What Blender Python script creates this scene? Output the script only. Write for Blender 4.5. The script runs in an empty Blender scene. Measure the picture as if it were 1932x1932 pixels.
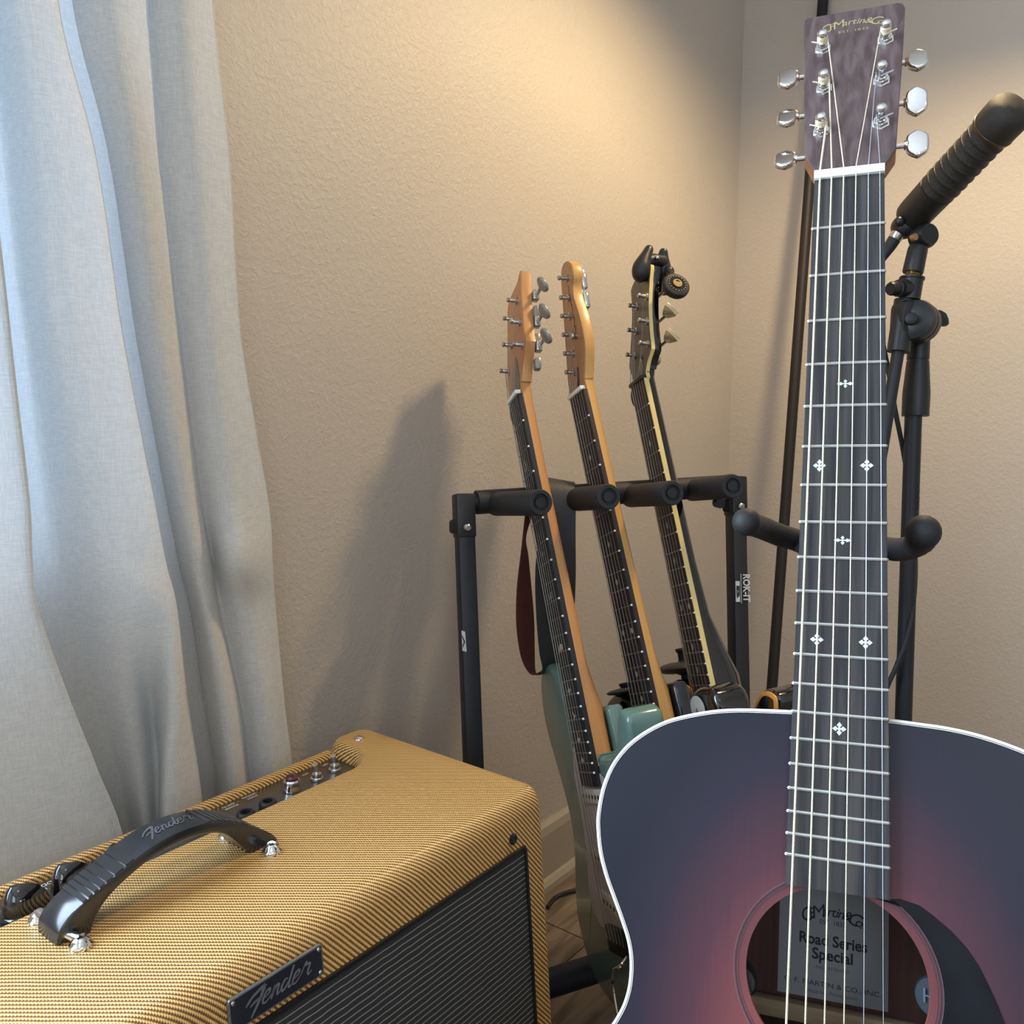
import bpy, bmesh, math, random
from mathutils import Vector, Matrix, noise
random.seed(7)
PI = math.pi
for c in (bpy.data.objects, bpy.data.meshes, bpy.data.materials, bpy.data.lights, bpy.data.cameras, bpy.data.curves):
    for x in list(c): c.remove(x)
SC = bpy.context.scene
COL = SC.collection

# ---------------------------------------------------------------- camera
cam = bpy.data.cameras.new('camera')
cam.sensor_width = 36.0; cam.lens = 1715.0 / 1932.0 * 36.0; cam.clip_start = 0.02
co = bpy.data.objects.new('camera', cam); COL.objects.link(co)
PITCH, YAW = 8.457236, 37.822377
fh = Vector((math.cos(math.radians(YAW)), math.sin(math.radians(YAW)), 0))
fwd = fh * math.cos(math.radians(PITCH)) - Vector((0, 0, 1)) * math.sin(math.radians(PITCH))
rgt = fwd.cross(Vector((0, 0, 1))).normalized(); upv = rgt.cross(fwd)
co.matrix_world = Matrix(((rgt.x, upv.x, -fwd.x, 0), (rgt.y, upv.y, -fwd.y, 0), (rgt.z, upv.z, -fwd.z, 0.86), (0, 0, 0, 1)))
SC.camera = co

# ---------------------------------------------------------------- world, light, exposure
SC.view_settings.view_transform = 'Standard'; SC.view_settings.look = 'None'
SC.view_settings.gamma = 1.0; SC.view_settings.exposure = 0.06
SC.view_settings.use_curve_mapping = False
wd = bpy.data.worlds.new('world'); SC.world = wd; wd.use_nodes = True
bg = wd.node_tree.nodes['Background']; bg.inputs[0].default_value = (0.55, 0.72, 1.0, 1); bg.inputs[1].default_value = 0.3

ROOM = dict(x0=-1.35, x1=1.87, y0=-2.3, y1=0.8476, h=2.44)
def area(name, loc, rot, sx, sy, power, col, spread=PI):
    l = bpy.data.lights.new(name, 'AREA'); l.shape = 'RECTANGLE'; l.size = sx; l.size_y = sy
    l.energy = power; l.color = col; l.spread = spread
    o = bpy.data.objects.new(name, l); COL.objects.link(o); o.location = loc; o.rotation_euler = rot
    return o
# daylight through the left window, fill through an added far one (lamps stand outside the glass)
area('window_daylight', (-0.34, 0.985, 1.34), (-PI/2, 0, 0), 1.64, 1.32, 120.0, (0.64, 0.81, 1.0))
area('far_fill_light', (-1.48, -1.45, 1.60), (0, -PI/2, 0), 1.20, 1.20, 24.0, (0.78, 0.88, 1.0))  # added fill for the curtain and walls, placed for its effect
area('ceiling_fill_light', (-0.2, -1.1, 2.40), (0, 0, 0), 0.35, 0.35, 1.5, (1.0, 0.92, 0.82))  # soft ambient fill, added to lift the room

# ---------------------------------------------------------------- materials
def rgb(h):
    return tuple((lambda c: c/12.92 if c <= 0.04045 else ((c+0.055)/1.055)**2.4)(int(h[i:i+2], 16)/255.0) for i in (0, 2, 4)) + (1,)
MATS = {}
def mat(name, col, rough=0.5, metal=0.0, var=0.08, scale=30.0, bump=0.0, bscale=200.0, spec=0.5, coat=0.0, stretch=(1, 1, 1), trans=0.0, col2=None, sheen=0.0):
    if name in MATS: return MATS[name]
    m = bpy.data.materials.new(name); m.use_nodes = True; nt = m.node_tree; N = nt.nodes; L = nt.links
    b = N['Principled BSDF']
    b.inputs['Roughness'].default_value = rough; b.inputs['Metallic'].default_value = metal
    b.inputs['Specular IOR Level'].default_value = spec; b.inputs['Coat Weight'].default_value = coat
    if coat: b.inputs['Coat Roughness'].default_value = 0.06
    b.inputs['Sheen Weight'].default_value = sheen
    tc = N.new('ShaderNodeTexCoord'); mp = N.new('ShaderNodeMapping'); mp.inputs['Scale'].default_value = stretch
    L.new(tc.outputs['Object'], mp.inputs[0])
    nz = N.new('ShaderNodeTexNoise'); nz.inputs['Scale'].default_value = scale; nz.inputs['Detail'].default_value = 4
    L.new(mp.outputs[0], nz.inputs['Vector'])
    rp = N.new('ShaderNodeValToRGB')
    c = rgb(col); d = rgb(col2) if col2 else tuple(max(0, x*(1-2*var)) for x in c[:3]) + (1,)
    e = c if col2 else tuple(min(1, x*(1+var)) for x in c[:3]) + (1,)
    rp.color_ramp.elements[0].position = 0.3; rp.color_ramp.elements[1].position = 0.7
    rp.color_ramp.elements[0].color = d; rp.color_ramp.elements[1].color = e
    L.new(nz.outputs[0], rp.inputs[0]); L.new(rp.outputs[0], b.inputs['Base Color'])
    if bump:
        n2 = N.new('ShaderNodeTexNoise'); n2.inputs['Scale'].default_value = bscale; n2.inputs['Detail'].default_value = 3
        L.new(mp.outputs[0], n2.inputs['Vector'])
        bp = N.new('ShaderNodeBump'); bp.inputs['Strength'].default_value = bump; bp.inputs['Distance'].default_value = 0.001
        L.new(n2.outputs[0], bp.inputs['Height']); L.new(bp.outputs[0], b.inputs['Normal'])
    MATS[name] = m
    return m

def node_mat(name):
    m = bpy.data.materials.new(name); m.use_nodes = True; MATS[name] = m
    nt = m.node_tree
    return m, nt, nt.nodes, nt.links, nt.nodes['Principled BSDF']
def vmath(N, L, op, a, b=None):
    n = N.new('ShaderNodeMath'); n.operation = op
    for i, v in enumerate((a, b)):
        if v is None: continue
        if isinstance(v, (int, float)): n.inputs[i].default_value = v
        else: L.new(v, n.inputs[i])
    return n.outputs[0]
def ramp(N, L, fac, stops):
    r = N.new('ShaderNodeValToRGB'); L.new(fac, r.inputs[0]); e = r.color_ramp.elements
    while len(e) < len(stops): e.new(0.5)
    for i, (p, c) in enumerate(stops): e[i].position = p; e[i].color = c if not isinstance(c, str) else rgb(c)
    return r.outputs[0]

def make_wall():
    m, nt, N, L, b = node_mat('wall_paint')
    tc = N.new('ShaderNodeTexCoord')
    n1 = N.new('ShaderNodeTexNoise'); n1.inputs['Scale'].default_value = 150; n1.inputs['Detail'].default_value = 3; n1.inputs['Roughness'].default_value = .6
    n1.inputs['Distortion'].default_value = .6
    L.new(tc.outputs['Object'], n1.inputs['Vector'])
    n2 = N.new('ShaderNodeTexNoise'); n2.inputs['Scale'].default_value = 2.0
    L.new(tc.outputs['Object'], n2.inputs['Vector'])
    h = ramp(N, L, n1.outputs[0], [(0.42, (0, 0, 0, 1)), (0.68, (1, 1, 1, 1))])
    bp = N.new('ShaderNodeBump'); bp.inputs['Strength'].default_value = .42; bp.inputs['Distance'].default_value = .0011
    L.new(h, bp.inputs['Height']); L.new(bp.outputs[0], b.inputs['Normal'])
    L.new(ramp(N, L, n2.outputs[0], [(0.3, 'bfb5aa'), (0.7, 'c6bcb1')]), b.inputs['Base Color'])
    b.inputs['Roughness'].default_value = .55
    return m
M_WALL = make_wall()

def make_tweed():
    m, nt, N, L, b = node_mat('tweed_cloth')
    tc = N.new('ShaderNodeTexCoord'); sp = N.new('ShaderNodeSeparateXYZ'); L.new(tc.outputs['Object'], sp.inputs[0])
    nz = N.new('ShaderNodeTexNoise'); nz.inputs['Scale'].default_value = 45; L.new(tc.outputs['Object'], nz.inputs['Vector'])
    X, Y, Z = sp.outputs
    s = vmath(N, L, 'ADD', Y, Z)
    P = 0.0035
    a = vmath(N, L, 'ADD', vmath(N, L, 'MULTIPLY', X, .79/P), vmath(N, L, 'MULTIPLY', s, .61/P))
    a = vmath(N, L, 'ADD', a, vmath(N, L, 'MULTIPLY', nz.outputs[0], .22))
    q = vmath(N, L, 'ADD', vmath(N, L, 'MULTIPLY', X, .61/.0022), vmath(N, L, 'MULTIPLY', s, -.79/.0022))
    # little stitches that step from one cord to the next
    fl = vmath(N, L, 'FLOOR', a)
    st = vmath(N, L, 'SINE', vmath(N, L, 'MULTIPLY', vmath(N, L, 'ADD', q, vmath(N, L, 'MULTIPLY', a, 0.9)), 2*PI))
    a2 = vmath(N, L, 'ADD', a, vmath(N, L, 'MULTIPLY', st, .07))
    w = vmath(N, L, 'ADD', vmath(N, L, 'MULTIPLY', vmath(N, L, 'SINE', vmath(N, L, 'MULTIPLY', a2, 2*PI)), .5), .5)
    w2 = vmath(N, L, 'ADD', w, vmath(N, L, 'MULTIPLY', st, .10))
    colr = ramp(N, L, w2, [(0.08, '6f4724'), (0.34, 'a07036'), (0.52, 'd0a259'), (0.95, 'e9c784')])
    L.new(colr, b.inputs['Base Color'])
    bp = N.new('ShaderNodeBump'); bp.inputs['Strength'].default_value = .55; bp.inputs['Distance'].default_value = .0008
    L.new(vmath(N, L, 'ADD', w, vmath(N, L, 'MULTIPLY', st, .35)), bp.inputs['Height']); L.new(bp.outputs[0], b.inputs['Normal'])
    b.inputs['Roughness'].default_value = .38; b.inputs['Coat Weight'].default_value = .25; b.inputs['Coat Roughness'].default_value = .3
    return m
M_TWEED = make_tweed()

def make_grille():
    m, nt, N, L, b = node_mat('grille_cloth')
    tc = N.new('ShaderNodeTexCoord'); sp = N.new('ShaderNodeSeparateXYZ'); L.new(tc.outputs['Object'], sp.inputs[0])
    X, Y, Z = sp.outputs
    nz = N.new('ShaderNodeTexNoise'); nz.inputs['Scale'].default_value = 60; L.new(tc.outputs['Object'], nz.inputs['Vector'])
    j = vmath(N, L, 'MULTIPLY', nz.outputs[0], .35)
    zz = vmath(N, L, 'ADD', vmath(N, L, 'MULTIPLY', Z, 1/.0054), j)
    f = vmath(N, L, 'ABSOLUTE', vmath(N, L, 'SUBTRACT', vmath(N, L, 'FRACT', zz), .5))
    line = ramp(N, L, f, [(0.0, (1, 1, 1, 1)), (0.060, (1, 1, 1, 1)), (0.11, (0, 0, 0, 1))])
    g = vmath(N, L, 'ABSOLUTE', vmath(N, L, 'SUBTRACT', vmath(N, L, 'FRACT', vmath(N, L, 'MULTIPLY', X, 1/.026)), .5))
    rib = ramp(N, L, g, [(0.0, (.6, .6, .6, 1)), (0.04, (0, 0, 0, 1))])
    weave = N.new('ShaderNodeTexChecker'); weave.inputs['Scale'].default_value = 900; L.new(tc.outputs['Object'], weave.inputs['Vector'])
    mx = N.new('ShaderNodeMix'); mx.data_type = 'RGBA'
    base = N.new('ShaderNodeMix'); base.data_type = 'RGBA'; base.inputs[6].default_value = rgb('24262a'); base.inputs[7].default_value = rgb('34363a')
    L.new(weave.outputs[1], base.inputs[0])
    L.new(line, mx.inputs[0]); L.new(base.outputs[2], mx.inputs[6]); mx.inputs[7].default_value = rgb('8e8e88')
    L.new(mx.outputs[2], b.inputs['Base Color'])
    bp = N.new('ShaderNodeBump'); bp.inputs['Strength'].default_value = .5; bp.inputs['Distance'].default_value = .0006
    L.new(vmath(N, L, 'ADD', line, vmath(N, L, 'MULTIPLY', rib, .6)), bp.inputs['Height']); L.new(bp.outputs[0], b.inputs['Normal'])
    b.inputs['Roughness'].default_value = .7
    return m
M_GRILLE = make_grille()

def make_curtain():
    m, nt, N, L, b = node_mat('curtain_linen')
    tc = N.new('ShaderNodeTexCoord')
    def nzs(sc, st):
        mp = N.new('ShaderNodeMapping'); mp.inputs['Scale'].default_value = st; L.new(tc.outputs['Object'], mp.inputs[0])
        n = N.new('ShaderNodeTexNoise'); n.inputs['Scale'].default_value = sc; n.inputs['Detail'].default_value = 2; L.new(mp.outputs[0], n.inputs['Vector']); return n.outputs[0]
    h = nzs(260, (4, 4, .35)); v = nzs(260, (.35, .35, 4))
    f = vmath(N, L, 'ADD', vmath(N, L, 'MULTIPLY', h, .5), vmath(N, L, 'MULTIPLY', v, .5))
    L.new(ramp(N, L, f, [(0.38, 'd0cfcc'), (0.62, 'e6e5e1')]), b.inputs['Base Color'])
    bp = N.new('ShaderNodeBump'); bp.inputs['Strength'].default_value = .35; bp.inputs['Distance'].default_value = .0006
    L.new(f, bp.inputs['Height']); L.new(bp.outputs[0], b.inputs['Normal'])
    b.inputs['Roughness'].default_value = .85; b.inputs['Sheen Weight'].default_value = .15
    tr = N.new('ShaderNodeBsdfTranslucent'); tr.inputs[0].default_value = rgb('cfd4da')
    mx = N.new('ShaderNodeMixShader'); mx.inputs[0].default_value = .27
    L.new(b.outputs[0], mx.inputs[1]); L.new(tr.outputs[0], mx.inputs[2]); L.new(mx.outputs[0], N['Material Output'].inputs[0])
    return m
M_CURTAIN = make_curtain()

def make_wood(name, c1, c2, scale=6, stretch=(30, 1, 30), rough=.4, coat=0, bump=.1):
    m, nt, N, L, b = node_mat(name)
    tc = N.new('ShaderNodeTexCoord'); mp = N.new('ShaderNodeMapping'); mp.inputs['Scale'].default_value = stretch; L.new(tc.outputs['Object'], mp.inputs[0])
    n = N.new('ShaderNodeTexNoise'); n.inputs['Scale'].default_value = scale; n.inputs['Detail'].default_value = 5; n.inputs['Distortion'].default_value = .4
    L.new(mp.outputs[0], n.inputs['Vector'])
    L.new(ramp(N, L, n.outputs[0], [(0.36, c1), (0.64, c2)]), b.inputs['Base Color'])
    bp = N.new('ShaderNodeBump'); bp.inputs['Strength'].default_value = bump; bp.inputs['Distance'].default_value = .0004
    L.new(n.outputs[0], bp.inputs['Height']); L.new(bp.outputs[0], b.inputs['Normal'])
    b.inputs['Roughness'].default_value = rough; b.inputs['Coat Weight'].default_value = coat
    return m
M_ROSEWOOD = make_wood('dark_fingerboard_wood', '12161e', '403d3c', 6, (30, 1.2, 30), .40)
M_HEADPLATE = make_wood('rosewood_headplate', '483838', '665555', 7, (28, 1, 28), .42)
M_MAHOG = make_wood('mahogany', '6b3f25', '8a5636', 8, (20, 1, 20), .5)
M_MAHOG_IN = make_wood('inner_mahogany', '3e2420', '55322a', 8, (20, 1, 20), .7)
M_BRACE = make_wood('spruce_brace', '8a7358', 'a08a6c', 8, (1, 20, 20), .7)
M_MAPLE = make_wood('satin_maple_neck', 'c08852', 'd09a62', 5, (14, 1, 14), .40, coat=.15)
M_MAPLE2 = make_wood('amber_maple_neck', 'cb9a58', 'daac6a', 5, (14, 1, 14), .36, coat=.2)
M_MAPLE_FACE = make_wood('headstock_face_maple', 'a8724a', 'b9835a', 5, (14, 1, 14), .42)
M_FB1 = make_wood('ebony_board', '17191d', '24262a', 5, (30, 1, 30), .45)
M_FB2 = make_wood('rosewood_board', '241a1b', '34282a', 5, (30, 1, 30), .5)
M_FLOOR = make_wood('vinyl_oak', '6a5a4b', '95836f', 4, (2, 14, 14), .45)

def make_burst():
    # sunburst lacquer: a property of the paint, measured from the sound hole, in the guitar's own frame
    m, nt, N, L, b = node_mat('sunburst_top')
    tc = N.new('ShaderNodeTexCoord'); sp = N.new('ShaderNodeSeparateXYZ'); L.new(tc.outputs['Object'], sp.inputs[0])
    X, Y, Z = sp.outputs
    dx = vmath(N, L, 'POWER', vmath(N, L, 'DIVIDE', X, .105), 2.0)
    dy = vmath(N, L, 'POWER', vmath(N, L, 'DIVIDE', vmath(N, L, 'SUBTRACT', Y, .565), .165), 2.0)
    ax = vmath(N, L, 'POWER', vmath(N, L, 'ABSOLUTE', vmath(N, L, 'DIVIDE', X, .105)), 2.0)
    r = vmath(N, L, 'SQRT', vmath(N, L, 'ADD', ax, dy))
    mp = N.new('ShaderNodeMapping'); mp.inputs['Scale'].default_value = (60, 1.5, 60); L.new(tc.outputs['Object'], mp.inputs[0])
    n = N.new('ShaderNodeTexNoise'); n.inputs['Scale'].default_value = 8; n.inputs['Detail'].default_value = 3; L.new(mp.outputs[0], n.inputs['Vector'])
    r2 = vmath(N, L, 'ADD', r, vmath(N, L, 'MULTIPLY', vmath(N, L, 'SUBTRACT', n.outputs[0], .5), .10))
    c = ramp(N, L, vmath(N, L, 'MULTIPLY', r2, .6), [(0.0, '8c4a42'), (0.28, '7c4242'), (0.48, '4e2e38'), (0.66, '272231'), (0.82, '171b27')])
    L.new(c, b.inputs['Base Color']); b.inputs['Roughness'].default_value = .36; b.inputs['Specular IOR Level'].default_value = .36
    return m
M_BURST = make_burst()

M_BLACK = mat('black_satin_plastic', '1c1d20', .42)
M_RUBBER = mat('black_foam_rubber', '202226', .62, bump=.15, bscale=400)
M_BLUEBLACK = mat('black_painted_steel', '181b23', .50)
M_BLKGLOSS = mat('black_gloss_lacquer', '0b0c0e', .08, coat=1.0)
M_CHROME = mat('chrome', 'e6e6e6', .07, 1.0, var=.02)
M_NICKEL = mat('satin_nickel', 'b9b8b4', .28, 1.0, var=.05)
M_STEELSTR = mat('plain_steel_string', 'd5dbe4', .3, .6, var=.03)
M_WOUND = mat('wound_bronze_string', 'efe3c4', .42, .25, var=.12, scale=900)
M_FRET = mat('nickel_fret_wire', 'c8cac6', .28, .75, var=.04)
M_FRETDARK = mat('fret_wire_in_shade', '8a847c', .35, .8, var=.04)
M_FRETGLINT = mat('fret_end_glint', 'f4f6f6', .3, .2, var=.02)  # reflection on the fret ends, put into a pale colour
M_BONE = mat('white_bone_nut', 'eff3ee', .4, var=.03)
M_PEARL = mat('pearl_inlay', 'dde4ea', .25, var=.1, scale=300)
M_BIND = mat('white_binding', 'f2efe4', .35, var=.03)
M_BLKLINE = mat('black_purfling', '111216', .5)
M_GOLD = mat('gold_lettering', 'b9a777', .5, .2, var=.05)
M_CREAM = mat('cream_binding', 'e8d08c', .4, var=.04)
M_PGDARK = mat('dark_tortoise_pickguard', '0c1018', .30, var=.4, scale=40, spec=.3)
M_PAPER = mat('paper_label', '8e8f92', .8, var=.02)
M_INK = mat('printed_ink', '2b2d33', .8)
M_INKL = mat('white_print', 'cfd3d6', .6)
M_INKG = mat('grey_print', '7f868c', .6)
M_SEAFOAM = mat('seafoam_green_lacquer', '5f7f78', .22, coat=.6, var=.03)
M_PGWHITE = mat('white_pickguard', 'b9b0b0', .4, var=.03)
M_CREAMPLAS = mat('aged_white_plastic', 'c9c4b4', .45)
M_TRIM = mat('trim_paint', 'b0a694', .5, var=.03)
M_CEIL = mat('ceiling_paint', 'e2ddd6', .9, var=.02)
M_LEATHER = mat('dark_leather', '35373a', .5, bump=.35, bscale=350)
M_SUEDE = mat('oxblood_suede', '5a2c26', .9)
M_RED = mat('ruby_jewel', '4a0d1c', .08, coat=1.0)
M_PANEL = mat('control_panel_steel', '77787a', .28, .9, var=.04)
M_BADGE = mat('badge_enamel', '2b2c34', .18, coat=.6)
M_BADGERIM = mat('badge_rim', '8b9094', .3, .7)
M_HANDLE = mat('moulded_black_handle', '24262a', .20, spec=.8)
M_MIC = mat('microphone_body', '1d1b18', .45)
M_KNURL = mat('microphone_mesh', '26221c', .5, bump=1.0, bscale=900)
M_BRASS = mat('brass_thread', 'b08a3c', .3, .9)
M_LAMP = mat('bronze_lamp_metal', '231e1b', .55, .2)
M_SHADEIN = mat('lamp_shade_inner', '3a3128', .7)
M_WHITEPL = mat('white_plastic', 'd8d8d4', .4)

# ---------------------------------------------------------------- mesh helpers
class MB:
    def __init__(s): s.v = []; s.f = []; s.m = []; s.mats = []
    def mi(s, m):
        if m not in s.mats: s.mats.append(m)
        return s.mats.index(m)
    def add(s, vs, fs, m):
        o = len(s.v); s.v += [tuple(p) for p in vs]; k = s.mi(m)
        for f in fs: s.f.append(tuple(o+i for i in f)); s.m.append(k)
        return s
    def box(s, c, d, m, rot=None, bev=0.0):
        x, y, z = d[0]/2, d[1]/2, d[2]/2
        if bev:
            b = min(bev, x*.99, y*.99, z*.99)
            bm = bmesh.new(); bmesh.ops.create_cube(bm, size=1)
            for v in bm.verts: v.co = Vector((v.co.x*2*x, v.co.y*2*y, v.co.z*2*z))
            bmesh.ops.bevel(bm, geom=list(bm.edges), offset=b, segments=2, profile=.5, affect='EDGES')
            vs = [v.co.copy() for v in bm.verts]; bm.verts.index_update(); fs = [[v.index for v in f.verts] for f in bm.faces]; bm.free()
        else:
            vs = [Vector((i*x, j*y, k*z)) for i in (-1, 1) for j in (-1, 1) for k in (-1, 1)]
            fs = [(0, 1, 3, 2), (4, 6, 7, 5), (0, 4, 5, 1), (2, 3, 7, 6), (0, 2, 6, 4), (1, 5, 7, 3)]
        if rot is not None: vs = [rot @ v for v in vs]
        c = Vector(c)
        return s.add([v + c for v in vs], fs, m)
    def tube(s, pts, r, m, n=12, caps=True, prof=None):
        pts = [Vector(p) for p in pts]; k = len(pts)
        rr = r if isinstance(r, (list, tuple)) else [r]*k
        t0 = (pts[1]-pts[0]).normalized(); up = Vector((0, 0, 1)) if abs(t0.z) < .9 else Vector((1, 0, 0))
        u = t0.cross(up).normalized(); vs = []
        for i, p in enumerate(pts):
            t = ((pts[min(i+1, k-1)]-p).normalized() + (p-pts[max(i-1, 0)]).normalized()) if 0 < i < k-1 else (pts[1]-pts[0] if i == 0 else pts[-1]-pts[-2])
            if t.length < 1e-9: t = t0
            t = t.normalized(); u = (u - t*u.dot(t)).normalized(); w = t.cross(u)
            for a in range(n):
                an = 2*PI*a/n; vs.append(p + (u*math.cos(an) + w*math.sin(an))*rr[i])
        fs = [(i*n+a, i*n+(a+1) % n, (i+1)*n+(a+1) % n, (i+1)*n+a) for i in range(k-1) for a in range(n)]
        if caps: fs += [tuple(reversed(range(n))), tuple((k-1)*n+a for a in range(n))]
        return s.add(vs, fs, m)
    def lathe(s, o, ax, prof, m, n=20):
        """prof: list of (distance along axis, radius)"""
        o = Vector(o); ax = Vector(ax).normalized(); up = Vector((0, 0, 1)) if abs(ax.z) < .9 else Vector((1, 0, 0))
        u = ax.cross(up).normalized(); w = ax.cross(u); vs = []
        for d, r in prof:
            for a in range(n):
                an = 2*PI*a/n; vs.append(o + ax*d + (u*math.cos(an)+w*math.sin(an))*max(r, 1e-5))
        k = len(prof)
        fs = [(i*n+a, i*n+(a+1) % n, (i+1)*n+(a+1) % n, (i+1)*n+a) for i in range(k-1) for a in range(n)]
        fs += [tuple(reversed(range(n))), tuple((k-1)*n+a for a in range(n))]
        return s.add(vs, fs, m)
    def prism(s, poly, z0, z1, m, fr=None, r=0.0, seg=3, m_side=None, m_back=None):
        """closed 2D outline swept from z0 to z1 with rounded rims; fr maps (x, y, z) to 3D"""
        fr = fr or (lambda x, y, z: Vector((x, y, z))); n = len(poly)
        ar = sum(poly[i][0]*poly[(i+1) % n][1]-poly[(i+1) % n][0]*poly[i][1] for i in range(n))
        sg = 1 if ar > 0 else -1
        nr = []
        for i in range(n):
            a, c = Vector(poly[i-1]), Vector(poly[(i+1) % n]); t = (c-a); t = t.normalized() if t.length else Vector((1, 0)); nr.append(Vector((t.y, -t.x))*sg)
        dz = 1 if z1 > z0 else -1
        lv = [(z0, 0)] if not r else [(z0 + dz*r*(1-math.cos(q)), r*(1-math.sin(q))) for q in [PI/2*j/seg for j in range(seg+1)]]
        lv += [(z1, 0)] if not r else [(z1 - dz*r*(1-math.sin(q)), r*(1-math.cos(q))) for q in [PI/2*j/seg for j in range(seg+1)]]
        vs = [fr(poly[i][0]-nr[i].x*ins, poly[i][1]-nr[i].y*ins, z) for z, ins in lv for i in range(n)]
        k = len(lv)
        s.add(vs, [(j*n+i, j*n+(i+1) % n, (j+1)*n+(i+1) % n, (j+1)*n+i) for j in range(k-1) for i in range(n)], m_side or m)
        o = len(s.v)-len(vs)
        s.f.append(tuple(reversed([o+i for i in range(n)]))); s.m.append(s.mi(m))
        s.f.append(tuple(o+(k-1)*n+i for i in range(n))); s.m.append(s.mi(m_back or m))
        return s
    def sphere(s, c, r, m, n=16, sc=(1, 1, 1), rot=None):
        c = Vector(c); vs = []; k = n//2
        for i in range(k+1):
            th = PI*i/k
            for a in range(n):
                p = Vector((math.sin(th)*math.cos(2*PI*a/n)*sc[0], math.sin(th)*math.sin(2*PI*a/n)*sc[1], math.cos(th)*sc[2]))*r
                if rot is not None: p = rot @ p
                vs.append(c+p)
        return s.add(vs, [(i*n+a, (i+1)*n+a, (i+1)*n+(a+1) % n, i*n+(a+1) % n) for i in range(k) for a in range(n)], m)
    def grid(s, rows, m, thick=0.0):
        R, Cc = len(rows), len(rows[0]); vs = [p for r in rows for p in r]
        return s.add(vs, [(i*Cc+j, i*Cc+j+1, (i+1)*Cc+j+1, (i+1)*Cc+j) for i in range(R-1) for j in range(Cc-1)], m)
    def build(s, name, parent=None, smooth=True, ang=35, fixn=True):
        me = bpy.data.meshes.new(name); me.from_pydata(s.v, [], s.f)
        for m in s.mats: me.materials.append(m)
        for p, k in zip(me.polygons, s.m): p.material_index = k; p.use_smooth = smooth
        if fixn:
            bm = bmesh.new(); bm.from_mesh(me); bmesh.ops.remove_doubles(bm, verts=bm.verts, dist=1e-6)
            bmesh.ops.recalc_face_normals(bm, faces=bm.faces); bm.to_mesh(me); bm.free()
        if smooth: me.set_sharp_from_angle(angle=math.radians(ang))
        me.update()
        o = bpy.data.objects.new(name, me); COL.objects.link(o)
        if parent: o.parent = parent
        return o
def thing(name, label, cat, M=None, group=None):
    o = bpy.data.objects.new(name, None); COL.objects.link(o); o.empty_display_size = .05
    if M is not None: o.matrix_world = M
    o['label'] = label; o['category'] = cat
    if group: o['group'] = group
    return o
def tag(o, label, cat, group=None):
    o['label'] = label; o['category'] = cat
    if group: o['group'] = group
    return o
def struct(o): o['kind'] = 'structure'; return o
def catmull(p, n, closed=False):
    P = [Vector(q) for q in p]; k = len(P); out = []
    for i in range(k if closed else k-1):
        a, b, c, d = (P[(i-1) % k], P[i], P[(i+1) % k], P[(i+2) % k]) if closed else (P[max(i-1, 0)], P[i], P[i+1], P[min(i+2, k-1)])
        for j in range(n):
            t = j/n; out.append(.5*((2*b)+(-a+c)*t+(2*a-5*b+4*c-d)*t*t+(-a+3*b-3*c+d)*t**3))
    if not closed: out.append(P[-1])
    return out
def offp(poly, d):
    kk = len(poly); A = sum(poly[i].x*poly[(i+1) % kk].y-poly[(i+1) % kk].x*poly[i].y for i in range(kk)); sg = 1 if A > 0 else -1; o = []
    for i in range(kk):
        t = (poly[(i+1) % kk]-poly[i-1]).normalized(); o.append(poly[i]-Vector((t.y, -t.x))*sg*d)
    return o
def mm(pts): return [(x/1000, y/1000) for x, y in pts]
FONT = None
def text_mb(mb, s, size, m, fr, shear=0.0, align='CENTER', ext=0.00008, sx=1.0, bold=0.0, width=None):
    """flat lettering; fr maps (x, y, z) of the text plane to 3D"""
    cu = bpy.data.curves.new('txt', 'FONT'); cu.body = s; cu.size = size; cu.shear = shear; cu.align_x = align; cu.align_y = 'CENTER'
    cu.offset = bold; cu.resolution_u = 3
    o = bpy.data.objects.new('txt', cu); COL.objects.link(o); bpy.context.view_layer.update()
    me = bpy.data.meshes.new_from_object(o)
    if width: sx = width/max(1e-6, max(v.co.x for v in me.vertices)-min(v.co.x for v in me.vertices))
    vs = [fr(v.co.x*sx, v.co.y, ext) for v in me.vertices]
    mb.add(vs, [tuple(p.vertices) for p in me.polygons], m)
    bpy.data.objects.remove(o); bpy.data.curves.remove(cu); bpy.data.meshes.remove(me)
    return mb
def stroke(mb, pts, w0, w1, wm, m, fr, n=6, z=.0001):
    """brush stroke ribbon"""
    P = catmull([(x, y) for x, y in pts], n); k = len(P); vs = []
    for i, p in enumerate(P):
        t = (P[min(i+1, k-1)]-P[max(i-1, 0)]).normalized(); nn = Vector((-t.y, t.x)); f = i/(k-1)
        w = (w0*(1-f)*(1-2*f) if f < .5 else 0) + (w1*f*(2*f-1) if f > .5 else 0) + wm*4*f*(1-f)
        w = max(w, min(w0, w1)); q = nn*w/2
        vs += [fr(p.x+q.x, p.y+q.y, z), fr(p.x-q.x, p.y-q.y, z)]
    mb.add(vs, [(2*i, 2*i+1, 2*i+3, 2*i+2) for i in range(k-1)], m); return mb
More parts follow.
